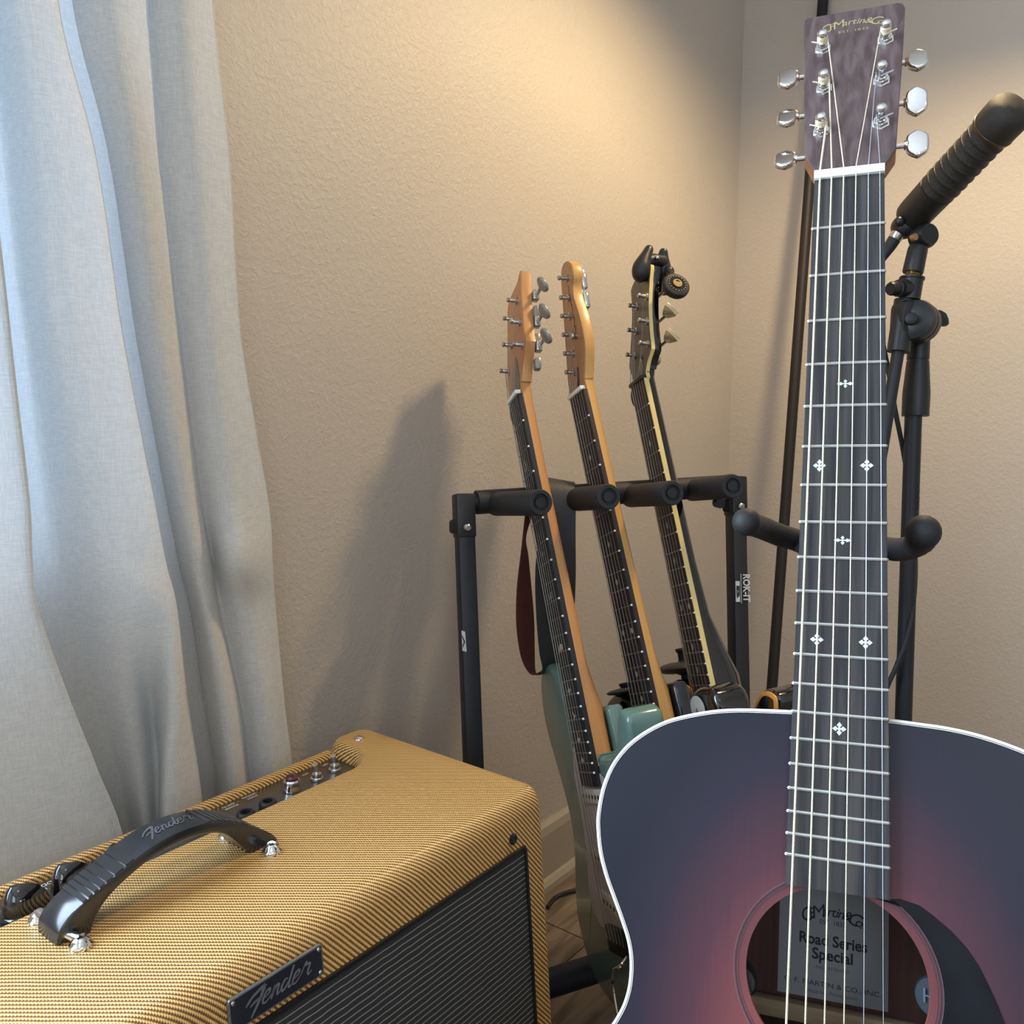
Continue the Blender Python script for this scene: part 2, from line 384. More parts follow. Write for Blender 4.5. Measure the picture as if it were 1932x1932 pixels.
SCRIPT = [([(0.7, 1.55), (1.35, 2.3), (2.75, 2.85)], .12, .40, .30), ([(2.75, 2.85), (2.35, 1.6), (1.62, 0.05)], .40, .16, .32), ([(1.25, 1.3), (1.75, 1.6), (2.45, 1.7)], .1, .3, .25),
    ([(2.95, 1.35), (3.45, 1.65), (3.45, 2.05), (3.05, 1.95), (2.78, 1.35), (2.88, .85), (3.3, .85), (3.8, 1.35)], .12, .1, .25),
    ([(3.85, 1.35), (4.05, 2.0), (3.95, 1.3), (3.82, .75)], .1, .2, .25), ([(3.9, 1.2), (4.3, 1.9), (4.58, 1.85), (4.5, 1.2), (4.62, .82), (4.95, 1.15)], .12, .1, .25),
    ([(5.75, 1.85), (5.35, 1.95), (5.02, 1.4), (5.15, .85), (5.5, 1.0), (5.85, 1.6)], .14, .14, .25), ([(6.25, 3.0), (6.0, 1.8), (5.92, 1.0), (6.15, .8), (6.5, 1.2)], .25, .1, .25),
    ([(6.6, 1.35), (7.1, 1.65), (7.1, 2.05), (6.7, 1.95), (6.43, 1.35), (6.53, .85), (6.95, .85), (7.5, 1.45)], .12, .1, .25),
    ([(7.5, 1.45), (7.85, 2.3), (8.0, 2.35), (7.95, 2.1), (8.5, 2.0), (8.35, 1.2), (8.5, .82), (8.9, 1.1)], .12, .12, .26)]
def script(mb, m, fr):
    for p, a, b, c in SCRIPT: stroke(mb, [(x+.28*y, y) for x, y in p], a, b, c, m, fr)

# ================================================================= SETTING
rm = ROOM
def plane_obj(name, pts, m, ang=35):
    b = MB(); b.add(pts, [tuple(range(len(pts)))], m); return struct(b.build(name, smooth=False, fixn=False))
T = .12
# left wall with a window opening (outside the frame, to the left of and behind the curtain)
wx0, wx1, wz0, wz1 = -1.17, 0.48, 0.66, 2.02
b = MB(); y1 = rm['y1']
for (xa, xb, za, zb) in ((rm['x0']-T, wx0, 0, rm['h']), (wx1, rm['x1']+T, 0, rm['h']), (wx0, wx1, 0, wz0), (wx0, wx1, wz1, rm['h'])):
    b.box(((xa+xb)/2, y1+T/2, (za+zb)/2), (xb-xa, T, zb-za), M_WALL)
struct(b.build('wall_left', smooth=False))
b = MB(); b.box((rm['x1']+T/2, (rm['y0']+y1)/2, rm['h']/2), (T, y1-rm['y0'], rm['h']), M_WALL); struct(b.build('wall_right', smooth=False))
sx0, sx1, sz0, sz1 = -2.05, -0.85, 1.00, 2.20      # opening for the added fill window, far left of the camera (y range, z range)
b = MB(); b.box(((rm['x0']+rm['x1'])/2, rm['y0']-T/2, rm['h']/2), (rm['x1']-rm['x0']+2*T, T, rm['h']), M_WALL); struct(b.build('wall_front', smooth=False))
b = MB()
for (ya, yb, za, zb) in ((rm['y0'], sx0, 0, rm['h']), (sx1, y1, 0, rm['h']), (sx0, sx1, 0, sz0), (sx0, sx1, sz1, rm['h'])):
    b.box((rm['x0']-T/2, (ya+yb)/2, (za+zb)/2), (T, yb-ya, zb-za), M_WALL)
struct(b.build('wall_back', smooth=False))
b = MB(); b.box(((rm['x0']+rm['x1'])/2, (rm['y0']+y1)/2, rm['h']+.03), (rm['x1']-rm['x0']+2*T, y1-rm['y0']+2*T, .06), M_CEIL); struct(b.build('ceiling', smooth=False))
# windows
def make_glass():
    m, nt, N, L, bb = node_mat('window_glass')
    t = N.new('ShaderNodeBsdfTransparent'); g = N.new('ShaderNodeBsdfGlossy'); g.inputs['Roughness'].default_value = .02
    mx = N.new('ShaderNodeMixShader'); mx.inputs[0].default_value = .08
    L.new(t.outputs[0], mx.inputs[1]); L.new(g.outputs[0], mx.inputs[2]); L.new(mx.outputs[0], N['Material Output'].inputs[0]); return m
M_GLASS = make_glass()
b = MB()
for (c, d) in (((( wx0+wx1)/2, y1+.05, wz0+.02), (wx1-wx0, .06, .04)), (((wx0+wx1)/2, y1+.05, wz1-.02), (wx1-wx0, .06, .04)), ((wx0+.02, y1+.05, (wz0+wz1)/2), (.04, .06, wz1-wz0-.08)), ((wx1-.02, y1+.05, (wz0+wz1)/2), (.04, .06, wz1-wz0-.08)), (((wx0+wx1)/2, y1+.05, (wz0+wz1)/2), (.03, .05, wz1-wz0-.08))):
    b.box(c, d, M_WHITEPL)
w1 = struct(b.build('window_1', smooth=False))
b = MB(); b.box(((wx0+wx1)/2, y1+.05, (wz0+wz1)/2), (wx1-wx0-.06, .004, wz1-wz0-.06), M_GLASS); b.build('pane', w1, smooth=False)
b = MB(); wy = rm['x0']-.05
for (c, d) in (((wy, (sx0+sx1)/2, sz0+.02), (.06, sx1-sx0, .04)), ((wy, (sx0+sx1)/2, sz1-.02), (.06, sx1-sx0, .04)), ((wy, sx0+.02, (sz0+sz1)/2), (.06, .04, sz1-sz0-.08)), ((wy, sx1-.02, (sz0+sz1)/2), (.06, .04, sz1-sz0-.08)), ((wy, (sx0+sx1)/2, (sz0+sz1)/2), (.05, .03, sz1-sz0-.08))):
    b.box(c, d, M_WHITEPL)
w2 = struct(b.build('fill_window', smooth=False))  # out of view, added to let the fill light in
b = MB(); b.box((wy, (sx0+sx1)/2, (sz0+sz1)/2), (.004, sx1-sx0-.06, sz1-sz0-.06), M_GLASS); b.build('pane', w2, smooth=False)
# floor: a screed with laid planks, long side along the left wall
b = MB(); b.box(((rm['x0']+rm['x1'])/2, (rm['y0']+y1)/2, -.03), (rm['x1']-rm['x0']+2*T, y1-rm['y0']+2*T, .05), mat('floor_joint', '2e2821', .9)); fl = struct(b.build('floor', smooth=False))
PW, PL = .152, 1.22
k = 0
yy = y1
row = 0
while yy > rm['y0']:
    ya = max(yy-PW, rm['y0']); xx = rm['x0'] - (row*.43) % PL
    while xx < rm['x1']:
        xa, xb = max(xx, rm['x0']), min(xx+PL, rm['x1'])
        if xb-xa > .02:
            g = MB(); j = random.uniform(-.0003, .0003)
            # object origin at the plank so that each plank has its own grain
            g.box((0, 0, 0), (xb-xa-.0016, yy-ya-.0016, .005), M_FLOOR, bev=.0008)
            o = g.build('plank', fl, smooth=False); o.location = ((xa+xb)/2, (yy+ya)/2, -.0025+j)
            if k == 0: pass
            k += 1
        xx += PL
    yy -= PW; row += 1
# baseboards
def base_strip(name, p0, p1, nrm):
    """profile swept along the wall foot"""
    prof = [(0, 0), (.024, 0), (.023, .010), (.018, .017), (.013, .019), (.013, .095), (.010, .108), (.004, .113), (0, .113)]
    p0, p1, nrm = Vector(p0), Vector(p1), Vector(nrm); n = len(prof)
    vs = [p + nrm*a + Vector((0, 0, h)) for p in (p0, p1) for a, h in prof]
    b = MB(); b.add(vs, [(i, (i+1) % n, n+(i+1) % n, n+i) for i in range(n)] + [tuple(range(n)), tuple(range(n, 2*n))], M_TRIM)
    return struct(b.build(name, smooth=False))
base_strip('baseboard_left', (rm['x0'], y1, 0), (rm['x1'], y1, 0), (0, -1, 0))
base_strip('baseboard_right', (rm['x1'], rm['y0'], 0), (rm['x1'], y1-.013, 0), (-1, 0, 0))
base_strip('baseboard_back', (rm['x0'], rm['y0'], 0), (rm['x0'], y1-.013, 0), (1, 0, 0))
base_strip('baseboard_front', (rm['x0'], rm['y0'], 0), (rm['x1'], rm['y0'], 0), (0, 1, 0))
# unseen ceiling fitting, added to go with the fill light
cl = thing('ceiling_fill_fitting', 'flat white round ceiling fitting behind the camera, added for fill light', 'lamp', Matrix.Translation((-.2, -1.1, 2.44)))
b = MB(); b.lathe((0, 0, 0), (0, 0, -1), [(0, .20), (.02, .20), (.025, .19)], M_WHITEPL, 32); b.build('lamp_base', cl)

# ================================================================= CURTAIN
rows = [
((0.2187, 0.8000, 1.2505), (0.2594, 0.7750, 1.2604), (0.3152, 0.7550, 1.2791), (0.3302, 0.8000, 1.3024), (0.3544, 0.8120, 1.3180), (0.3582, 0.7520, 1.2981), (0.3730, 0.7420, 1.3013), (0.3853, 0.7520, 1.3107), (0.3919, 0.7600, 1.3166), (0.4081, 0.8050, 1.3404), (0.4320, 0.8150, 1.3551), (0.4416, 0.7780, 1.3462), (0.4767, 0.7850, 1.3651), (0.4875, 0.7970, 1.3744), (0.5013, 0.7680, 1.3704), (0.5281, 0.7750, 1.3854), (0.5486, 0.8150, 1.4093)),
((0.2168, 0.8000, 1.1132), (0.2655, 0.7750, 1.1220), (0.3207, 0.7550, 1.1340), (0.3351, 0.8000, 1.1489), (0.3590, 0.8120, 1.1590), (0.3578, 0.7520, 1.1445), (0.3691, 0.7420, 1.1456), (0.3816, 0.7520, 1.1517), (0.3886, 0.7600, 1.1557), (0.4040, 0.8050, 1.1709), (0.4307, 0.8150, 1.1813), (0.4436, 0.7780, 1.1765), (0.4800, 0.7850, 1.1892), (0.4909, 0.7970, 1.1953), (0.5086, 0.7680, 1.1938), (0.5440, 0.7750, 1.2062), (0.5637, 0.8150, 1.2215)),
((0.2189, 0.8000, 1.0103), (0.2659, 0.7750, 1.0153), (0.3227, 0.7550, 1.0227), (0.3371, 0.8000, 1.0315), (0.3629, 0.8120, 1.0378), (0.3672, 0.7520, 1.0302), (0.3856, 0.7420, 1.0321), (0.4032, 0.7520, 1.0366), (0.4121, 0.7600, 1.0393), (0.4278, 0.8050, 1.0484), (0.4554, 0.8150, 1.0547), (0.4569, 0.7780, 1.0499), (0.4833, 0.7850, 1.0556), (0.4944, 0.7970, 1.0592), (0.5153, 0.7680, 1.0589), (0.5543, 0.7750, 1.0669), (0.5742, 0.8150, 1.0760)),
((0.2197, 0.8000, 0.8867), (0.2649, 0.7750, 0.8876), (0.3267, 0.7550, 0.8890), (0.3408, 0.8000, 0.8906), (0.3696, 0.8120, 0.8918), (0.3717, 0.7520, 0.8904), (0.3955, 0.7420, 0.8909), (0.4163, 0.7520, 0.8918), (0.4265, 0.7600, 0.8923), (0.4426, 0.8050, 0.8939), (0.4722, 0.8150, 0.8951), (0.4716, 0.7780, 0.8942), (0.4961, 0.7850, 0.8952), (0.5076, 0.7970, 0.8958), (0.5219, 0.7680, 0.8956), (0.5600, 0.7750, 0.8969), (0.5804, 0.8150, 0.8986)),
((0.2219, 0.8000, 0.7713), (0.2653, 0.7750, 0.7688), (0.3307, 0.7550, 0.7635), (0.3453, 0.8000, 0.7583), (0.3786, 0.8150, 0.7536), (0.3931, 0.7550, 0.7569), (0.4122, 0.7420, 0.7560), (0.4357, 0.7520, 0.7527), (0.4471, 0.7600, 0.7509), (0.4632, 0.8050, 0.7455), (0.4941, 0.8150, 0.7414), (0.4900, 0.7780, 0.7449), (0.5094, 0.7850, 0.7423), (0.5213, 0.7970, 0.7400), (0.5333, 0.7620, 0.7416), (0.5804, 0.7700, 0.7360), (0.6053, 0.8150, 0.7297)),
((0.2209, 0.8000, 0.7235), (0.2647, 0.7750, 0.7196), (0.3296, 0.7550, 0.7116), (0.3436, 0.8000, 0.7037), (0.3814, 0.8150, 0.6957), (0.3987, 0.7550, 0.7004), (0.4193, 0.7420, 0.6987), (0.4434, 0.7520, 0.6935), (0.4555, 0.7600, 0.6906), (0.4713, 0.8050, 0.6823), (0.5035, 0.8150, 0.6759), (0.4989, 0.7780, 0.6813), (0.5157, 0.7820, 0.6780), (0.5332, 0.8020, 0.6727), (0.5293, 0.7480, 0.6801), (0.5801, 0.7650, 0.6697), (0.6088, 0.8150, 0.6588)),
((0.2209, 0.8000, 0.6870), (0.2652, 0.7750, 0.6819), (0.3312, 0.7550, 0.6715), (0.3448, 0.8000, 0.6615), (0.3862, 0.8170, 0.6503), (0.4093, 0.7620, 0.6544), (0.4281, 0.7420, 0.6537), (0.4510, 0.7500, 0.6477), (0.4646, 0.7600, 0.6433), (0.4807, 0.8050, 0.6328), (0.5137, 0.8150, 0.6244), (0.5068, 0.7780, 0.6318), (0.5228, 0.7850, 0.6274), (0.5392, 0.8030, 0.6211), (0.5506, 0.7700, 0.6240), (0.5880, 0.7750, 0.6156), (0.6091, 0.8150, 0.6048)),
((0.2248, 0.8000, 0.6152), (0.2740, 0.7750, 0.6066), (0.3504, 0.7550, 0.5890), (0.3648, 0.8000, 0.5747), (0.4046, 0.8170, 0.5594), (0.4262, 0.7850, 0.5603), (0.4577, 0.8030, 0.5472), (0.4485, 0.7500, 0.5617), (0.4675, 0.7560, 0.5549), (0.4872, 0.8050, 0.5382), (0.5236, 0.8150, 0.5254), (0.5210, 0.7780, 0.5345), (0.5427, 0.7850, 0.5266), (0.5550, 0.7970, 0.5204), (0.5634, 0.7700, 0.5240), (0.5959, 0.7750, 0.5135), (0.6171, 0.8150, 0.4983)),
((0.2268, 0.8000, 0.5588), (0.2807, 0.7750, 0.5465), (0.3687, 0.7550, 0.5208), (0.3838, 0.8000, 0.5030), (0.4231, 0.8170, 0.4844), (0.4363, 0.7950, 0.4857), (0.4605, 0.8050, 0.4744), (0.4419, 0.7520, 0.4956), (0.4749, 0.7580, 0.4822), (0.4929, 0.8050, 0.4628), (0.5320, 0.8150, 0.4462), (0.5271, 0.7780, 0.4582), (0.5493, 0.7850, 0.4483), (0.5617, 0.7970, 0.4406), (0.5699, 0.7700, 0.4452), (0.6037, 0.7750, 0.4317), (0.6251, 0.8150, 0.4131)),
((0.2316, 0.8000, 0.4906), (0.2871, 0.7750, 0.4749), (0.3894, 0.7550, 0.4373), (0.4054, 0.8000, 0.4153), (0.4353, 0.8170, 0.3966), (0.4409, 0.7950, 0.4016), (0.4576, 0.8050, 0.3909), (0.4371, 0.7520, 0.4177), (0.4790, 0.7580, 0.3975), (0.4976, 0.8050, 0.3736), (0.5368, 0.8150, 0.3533), (0.5301, 0.7780, 0.3686), (0.5527, 0.7850, 0.3565), (0.5652, 0.7970, 0.3470), (0.5739, 0.7700, 0.3524), (0.6048, 0.7750, 0.3373), (0.6268, 0.8150, 0.3143)),
((0.2253, 0.8000, 0.3320), (0.2863, 0.7750, 0.3060), (0.4123, 0.7550, 0.2371), (0.4290, 0.8000, 0.2049), (0.4519, 0.8170, 0.1824), (0.4488, 0.7950, 0.1949), (0.4627, 0.8050, 0.1814), (0.4378, 0.7520, 0.2226), (0.4822, 0.7580, 0.1920), (0.5006, 0.8050, 0.1578), (0.5384, 0.8150, 0.1293), (0.5324, 0.7780, 0.1510), (0.5522, 0.7850, 0.1353), (0.5648, 0.7970, 0.1216), (0.5730, 0.7700, 0.1296), (0.6062, 0.7750, 0.1064), (0.6273, 0.8150, 0.0739))]
rows = [[Vector(p) for p in r] for r in rows]
rows = [[Vector((p.x, .787+(p.y-.787)*(1.0 if i in (2, 3, 4, 7, 8, 9, 10) else .8), p.z)) for i, p in enumerate(r)] for r in rows]
def sharpen(r):
    o = []
    for i, p in enumerate(r):
        o.append(p)
        if i in (2, 3, 8, 9, 10, 15): o.append(p.lerp(r[i+1], .04))
    return o
top = [p + (p-rows[1][i])*1.6 for i, p in enumerate(rows[0])]
for p in top: p.z = 2.02
bot = [Vector((p.x, p.y, .03)) for p in rows[-1]]
rows = [top] + rows + [bot]
colsm = [catmull(sharpen(r), 5) for r in rows]
fin = list(zip(*[catmull(c, 8) for c in zip(*colsm)]))
wr = []
for r in fin:
    q = []
    for p in r:
        a = noise.noise(Vector((p.x*7, p.z*2.5, 1.3)))*.0030 + noise.noise(Vector((p.x*24, p.z*11, 7.1)))*.0014
        y = min(p.y + a, .832); q.append(Vector((p.x, y, p.z)))
    wr.append(q)
b = MB(); b.grid(wr, M_CURTAIN); cu = b.build('curtain', fixn=False, ang=80)
md = cu.modifiers.new('cloth_thickness', 'SOLIDIFY'); md.thickness = .0012
tag(cu, 'pale grey linen curtain hanging in folds along the left wall, behind the amplifier', 'curtain')

# ================================================================= GUITAR AMPLIFIER
AX0, AX1, AZ, AYF = .056, .664, .476, .4775
amp = thing('guitar_amplifier', 'tweed covered guitar amplifier with black handle, on the floor before the curtain', 'amplifier', Matrix.Translation((.36, .6, 0)))
ao = Vector((.36, .6, 0))
def arc(cx, cy, r, a0, a1, n): return [(cx+r*math.cos(math.radians(a0+(a1-a0)*i/n)), cy+r*math.sin(math.radians(a0+(a1-a0)*i/n))) for i in range(n+1)]
# plan outline: straight front, rear edge cut away between two horns
pl = []
pl += [(AX0+.011+.011*math.cos(q), .462+.021+.021*math.sin(q)) for q in [PI+PI/2*j/8 for j in range(9)]]; pl += [(AX1-.011+.011*math.cos(q), .462+.021+.021*math.sin(q)) for q in [PI*1.5+PI/2*j/8 for j in range(9)]]
hx = .608
pl += arc(AX1-.020, .728-.020, .020, 0, 90, 6); pl += arc(hx+.020, .728-.020, .020, 90, 180, 6)
pl += arc(hx-.030, .686, .030, 0, -90, 7)
lx = AX0+(AX1-hx)
pl += arc(lx+.030, .686, .030, 270, 180, 7); pl += arc(lx-.020, .728-.020, .020, 0, 90, 6); pl += arc(AX0+.020, .728-.020, .020, 90, 180, 6)
n = len(pl)
def cab_level(z, ins):
    out = []
    for i in range(n):
        a, c = Vector(pl[i-1]), Vector(pl[(i+1) % n]); t = (c-a).normalized(); nn = Vector((t.y, -t.x))
        x, y = pl[i][0]-nn.x*ins*.5, pl[i][1]-nn.y*ins*(1.0 if pl[i][1] < .5 else .6)
        f = max(0, (.56-y)/.1)
        y += min(f, 1)*(.0736*(z-AZ) + .0155)*1.0
        out.append(Vector((x, y, z))-ao)
    return out
lv = [(.008, .006), (.002+.012, 0)] + [(z, 0) for z in (.1, .2, .3, .4)] + [(AZ-.018+.018*math.sin(q), .018*(1-math.cos(q))) for q in [PI/2*j/8 for j in range(9)]]
rings = [cab_level(z, i) for z, i in lv]
b = MB(); vs = [p for r in rings for p in r]
b.add(vs, [(j*n+i, j*n+(i+1) % n, (j+1)*n+(i+1) % n, (j+1)*n+i) for j in range(len(rings)-1) for i in range(n)] + [tuple(reversed(range(n))), tuple((len(rings)-1)*n+i for i in range(n))], M_TWEED)
b.build('cabinet', amp, ang=50)
b = MB(); b.box(Vector((.36, .7195, .2385))-ao, (AX1-AX0-2*(AX1-hx)+.01, .012, .455), M_TWEED, bev=.005); b.build('rear_panel', amp)
b = MB(); b.box(Vector((.36, .685, .4565))-ao, (AX1-AX0-2*(AX1-hx), .058, .006), M_PANEL, bev=.001); cp = b.build('control_panel', amp)
b = MB(); b.box(Vector((.36, .687, .227))-ao, (AX1-AX0-2*(AX1-hx), .052, .434), mat('amp_inside', '2a2620', .9)); b.build('back_board', amp, smooth=False)
for fx in (.10, .62):
    for fy in (.49, .70):
        b = MB(); b.lathe(Vector((fx, fy, 0))-ao, (0, 0, 1), [(0, .016), (.004, .019), (.014, .019)], M_RUBBER, 16); b.build('foot', amp)
def fy(z): return .4775 + .0736*(z-.478) - .0004     # front plane of the cabinet
def fpt(x, z, off=0.0): return Vector((x, fy(z)-off, z)) - ao
gx0, gx1, gz0, gz1 = .094, .6265, .045, .4285
b = MB()
b.add([fpt(gx0, gz0, .0012), fpt(gx1, gz0, .0012), fpt(gx1, gz1, .0012), fpt(gx0, gz1, .0012)], [(0, 1, 2, 3)], M_GRILLE); b.build('grille_cloth', amp, smooth=False)
b = MB(); e = .0016  # black strips stand in for the shadow line of a recessed grille
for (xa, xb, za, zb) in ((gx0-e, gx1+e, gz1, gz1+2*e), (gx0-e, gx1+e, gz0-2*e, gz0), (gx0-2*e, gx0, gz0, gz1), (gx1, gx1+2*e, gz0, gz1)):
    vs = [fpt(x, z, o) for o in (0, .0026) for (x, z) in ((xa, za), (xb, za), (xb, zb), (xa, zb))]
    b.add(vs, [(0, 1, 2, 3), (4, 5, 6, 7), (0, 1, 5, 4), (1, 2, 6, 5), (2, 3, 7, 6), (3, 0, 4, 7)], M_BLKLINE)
b.build('grille_edge_shadow', amp, smooth=False)
# name badge
BTL, BTR, BBR = Vector((0.3096, 0.4755, 0.4620)), Vector((0.3880, 0.4755, 0.4585)), Vector((0.3858, 0.4740, 0.4371))
bx0, bx1, bzt, bzb = BTL.x, BTR.x, (BTL.z+BTR.z)/2, BBR.z
def bfr(x, y, z): return fpt(bx0 + x, bzb + y, .0006 + z)
bw, bh = bx1-bx0, bzt-bzb
b = MB(); rr = .0022
po = arc(rr, rr, rr, 180, 270, 3)+arc(bw-rr, rr, rr, 270, 360, 3)+arc(bw-rr, bh-rr, rr, 0, 90, 3)+arc(rr, bh-rr, rr, 90, 180, 3)
b.prism(po, 0, .0022, M_BADGERIM, fr=bfr, r=.0004, seg=2); bd = b.build('badge', amp)
q = .0013
pi_ = arc(rr, rr, rr-q, 180, 270, 3)+arc(bw-rr, rr, rr-q, 270, 360, 3)+arc(bw-rr, bh-rr, rr-q, 0, 90, 3)+arc(rr, bh-rr, rr-q, 90, 180, 3)
b = MB(); b.prism(pi_, .0021, .0024, M_BADGE, fr=bfr); b.build('badge_face', bd, smooth=False)
b = MB(); sc = bw*.80/9.2
script(b, mat('badge_lettering', '8d8f94', .35, .5), lambda x, y, z: bfr(bw*.06+x*sc, bh*.5+(y-1.5)*sc*.98*(bh*.78/(3*sc*.98)), .0026)); b.build('lettering', bd, smooth=False)
for px, py in ((.0035, .003), (.0035, bh-.003), (bw-.0035, .003), (bw-.0035, bh-.003)):
    b = MB(); p = bfr(px, py, .0024); b.lathe(p, (0, -1, 0), [(0, .0016), (.0006, .0014), (.001, .0006)], M_CHROME, 10); b.build('screw', bd)
# screws of the cabinet
b = MB(); b.lathe(Vector((0.6128, 0.4745, 0.4437))-ao, (0, -1, .07), [(-.001, .0052), (.001, .0052), (.0022, .0036), (.0016, .0012)], M_BLACK, 16); b.build('screw', amp)
for sx_ in (.6336, .0865):
    b = MB(); b.lathe(Vector((sx_, .7002, .4755))-ao, (0, 0, 1), [(0, .0062), (.0012, .0058), (.0026, .003), (.0030, .0008)], M_CHROME, 16); b.build('screw', amp)
# controls standing on the recessed panel
PZ = .4600
def chicken(u):
    b = MB(); o = Vector(u)-ao; o.z = PZ
    po = [(.0, .0225), (.003, .0175), (.0062, .010), (.0095, .002), (.0102, -.004), (.0085, -.0095), (.004, -.012), (-.004, -.012), (-.0085, -.0095), (-.0102, -.004), (-.0095, .002), (-.0062, .010), (-.003, .0175)]
    rot = Matrix.Rotation(math.radians(-118), 3, 'Z'); k = len(po); vs = []
    L_ = [(0, 1.25, 0), (.004, 1.25, 0), (.005, 1.0, 0), (.016, .86, 0), (.023, .62, .2), (.0255, .42, .5)]
    for z, s_, nar in L_:
        for x, y in po: vs.append(o + rot @ Vector((x*s_*(1-nar), y*s_, z)))
    b.add(vs, [(j*k+i, j*k+(i+1) % k, (j+1)*k+(i+1) % k, (j+1)*k+i) for j in range(len(L_)-1) for i in range(k)] + [tuple(reversed(range(k))), tuple((len(L_)-1)*k+i for i in range(k))], M_BLKGLOSS)
    return b.build('control_knob', amp, ang=40)
chicken((0.2708, 0.6763, 0.4720)); chicken((0.3076, 0.6784, 0.4720))
kn = Vector((0.3484, 0.6755, 0.4680)); chicken((kn.x, kn.y, 0))
for u in (((0.4685, 0.6722, 0.4600), (0.4946, 0.6740, 0.4600))):
    b = MB(); o = Vector(u)-ao; b.lathe(o, (0, 0, 1), [(0, .0085), (.005, .0085), (.0065, .0075), (.0065, .0048), (.002, .0045)], M_BLACK, 18); b.build('jack_socket', amp)
o = Vector((0.5319, 0.6857, 0.4600))-ao
b = MB(); b.lathe(o, (0, 0, 1), [(0, .0088), (.002, .0088), (.004, .0078), (.0085, .0078), (.0095, .0082), (.0110, .0070)], M_CHROME, 24); pb = b.build('pilot_bezel', amp)
b = MB(); b.lathe(o, (0, 0, 1), [(.010, .0066), (.0125, .0062), (.0150, .0048), (.0162, .0024), (.0164, .0)], M_RED, 10); b.build('jewel', pb, ang=10)
for u in (((0.5625, 0.6849, 0.4600), (0.5878, 0.6868, 0.4600))):
    o = Vector(u)-ao
    b = MB(); b.lathe(o, (0, 0, 1), [(0, .0065), (.002, .0065), (.0025, .0048), (.006, .0048)], M_CHROME, 16)
    b.tube([o+Vector((0, 0, .005)), o+Vector((-.002, -.001, .011)), o+Vector((-.004, -.002, .0175))], [.0019, .0024, .0031], M_CHROME, 12)
    b.build('toggle_switch', amp)
def ptext(s, u, size, off=(0, 0)):
    o = Vector(u)-ao; b = MB(); text_mb(b, s, size, M_INKL, lambda x, y, z: Vector((o.x-x+off[0], o.y-y+off[1], PZ+.0002))); return b.build('panel_lettering', cp, smooth=False)
ptext('POWER', (0.4795, 0.6988, 0.4600), .0042, (-.006, .0025)); ptext('AMP IN', (0.4795, 0.6988, 0.4600), .0042, (-.006, .0075))
ptext('FOOT', (0.5017, 0.7004, 0.4600), .0042, (-.004, .0025)); ptext('SWITCH', (0.5017, 0.7004, 0.4600), .0042, (-.004, .0075))
ptext('ON', (0.5626, 0.7029, 0.4600), .0048); ptext('OFF', (0.5901, 0.7050, 0.4600), .0048)
ptext('MIDDLE', (0.3043, 0.7059, 0.4600), .0062); ptext('12', (0.2996, 0.6995, 0.4600), .0052); ptext('11', (0.2945, 0.6940, 0.4600), .0052)
# carrying handle
hp = [Vector(p) for p in (((0.2588, 0.6070, 0.4773), (0.2609, 0.6070, 0.4865), (0.2695, 0.6070, 0.4949), (0.2827, 0.6070, 0.5013), (0.2986, 0.6070, 0.5077), (0.3269, 0.6070, 0.5180), (0.3513, 0.6070, 0.5213), (0.3767, 0.6070, 0.5189), (0.3983, 0.6070, 0.5106), (0.4213, 0.6070, 0.4962), (0.4407, 0.6070, 0.4802), (0.4471, 0.6070, 0.4660)))]
hth = [.017, .022, .024, .015, .0100, .009, .009, .009, .010, .018, .025, .021]
hw = [.0135, .0150, .0155, .0155, .0155, .0160, .0160, .0160, .0155, .0155, .0150, .0135]
cc = catmull(hp, 6); ct = catmull([(a, b_, 0) for a, b_ in zip(hth, hw)], 6)
b = MB(); vs = []; K = len(cc)
sec = [(-1, 0, -.15), (-1, 0, .15), (-.82, 1, 0), (.82, 1, 0), (1, 0, .15), (1, 0, -.15)]
prof = [(1.0, .12), (.97, .03), (.9, 0), (-.9, 0), (-.97, .03), (-1.0, .12), (-1.0, .85), (-.9, 1.0), (.9, 1.0), (1.0, .85)]
nrm = []
for i, p in enumerate(cc):
    t = (cc[min(i+1, K-1)]-cc[max(i-1, 0)]).normalized(); up = Vector((-t.z, 0, t.x)); up = up if up.z > -.3 else -up
    nrm.append(up)
    th, w = ct[i].x, ct[i].y
    for a, d in prof: vs.append(p + Vector((0, a*w, 0)) - up*d*th - ao)
k = len(prof)
b.add(vs, [(j*k+i, j*k+(i+1) % k, (j+1)*k+(i+1) % k, (j+1)*k+i) for j in range(K-1) for i in range(k)] + [tuple(reversed(range(k))), tuple((K-1)*k+i for i in range(k))], M_HANDLE)
hd = b.build('handle', amp, ang=45)
def hfr(s, y, z):       # s: fraction along the handle
    f = max(0, min(.9999, s))*(K-1); i = int(f); t = f-i; p = cc[i].lerp(cc[min(i+1, K-1)], t); up = nrm[i].lerp(nrm[min(i+1, K-1)], t)
    return p + Vector((0, y, 0)) + up*z - ao
def ridge(s0, s1, h):
    vs = [hfr(s, y, z) for z in (-.001, h) for s, y in ((s0, -.0148), (s1, -.0148), (s1, .0148), (s0, .0148))]
    b = MB(); b.add(vs, [(3, 2, 1, 0), (4, 5, 6, 7), (0, 1, 5, 4), (1, 2, 6, 5), (2, 3, 7, 6), (3, 0, 4, 7)], M_HANDLE); b.build('ridge', hd, smooth=False)
for i in range(7):
    s0 = .245+i*.0265; ridge(s0, s0+.020, .0009)
for i in range(7):
    s0 = .64+i*.0225; ridge(s0, s0+.016, .0008)
b = MB(); script(b, mat('handle_lettering', '6a6e76', .18, .4), lambda x, y, z: hfr(.455+x*.0185, -.009+y*.0062, .0003+z)); b.build('lettering', hd, smooth=False)
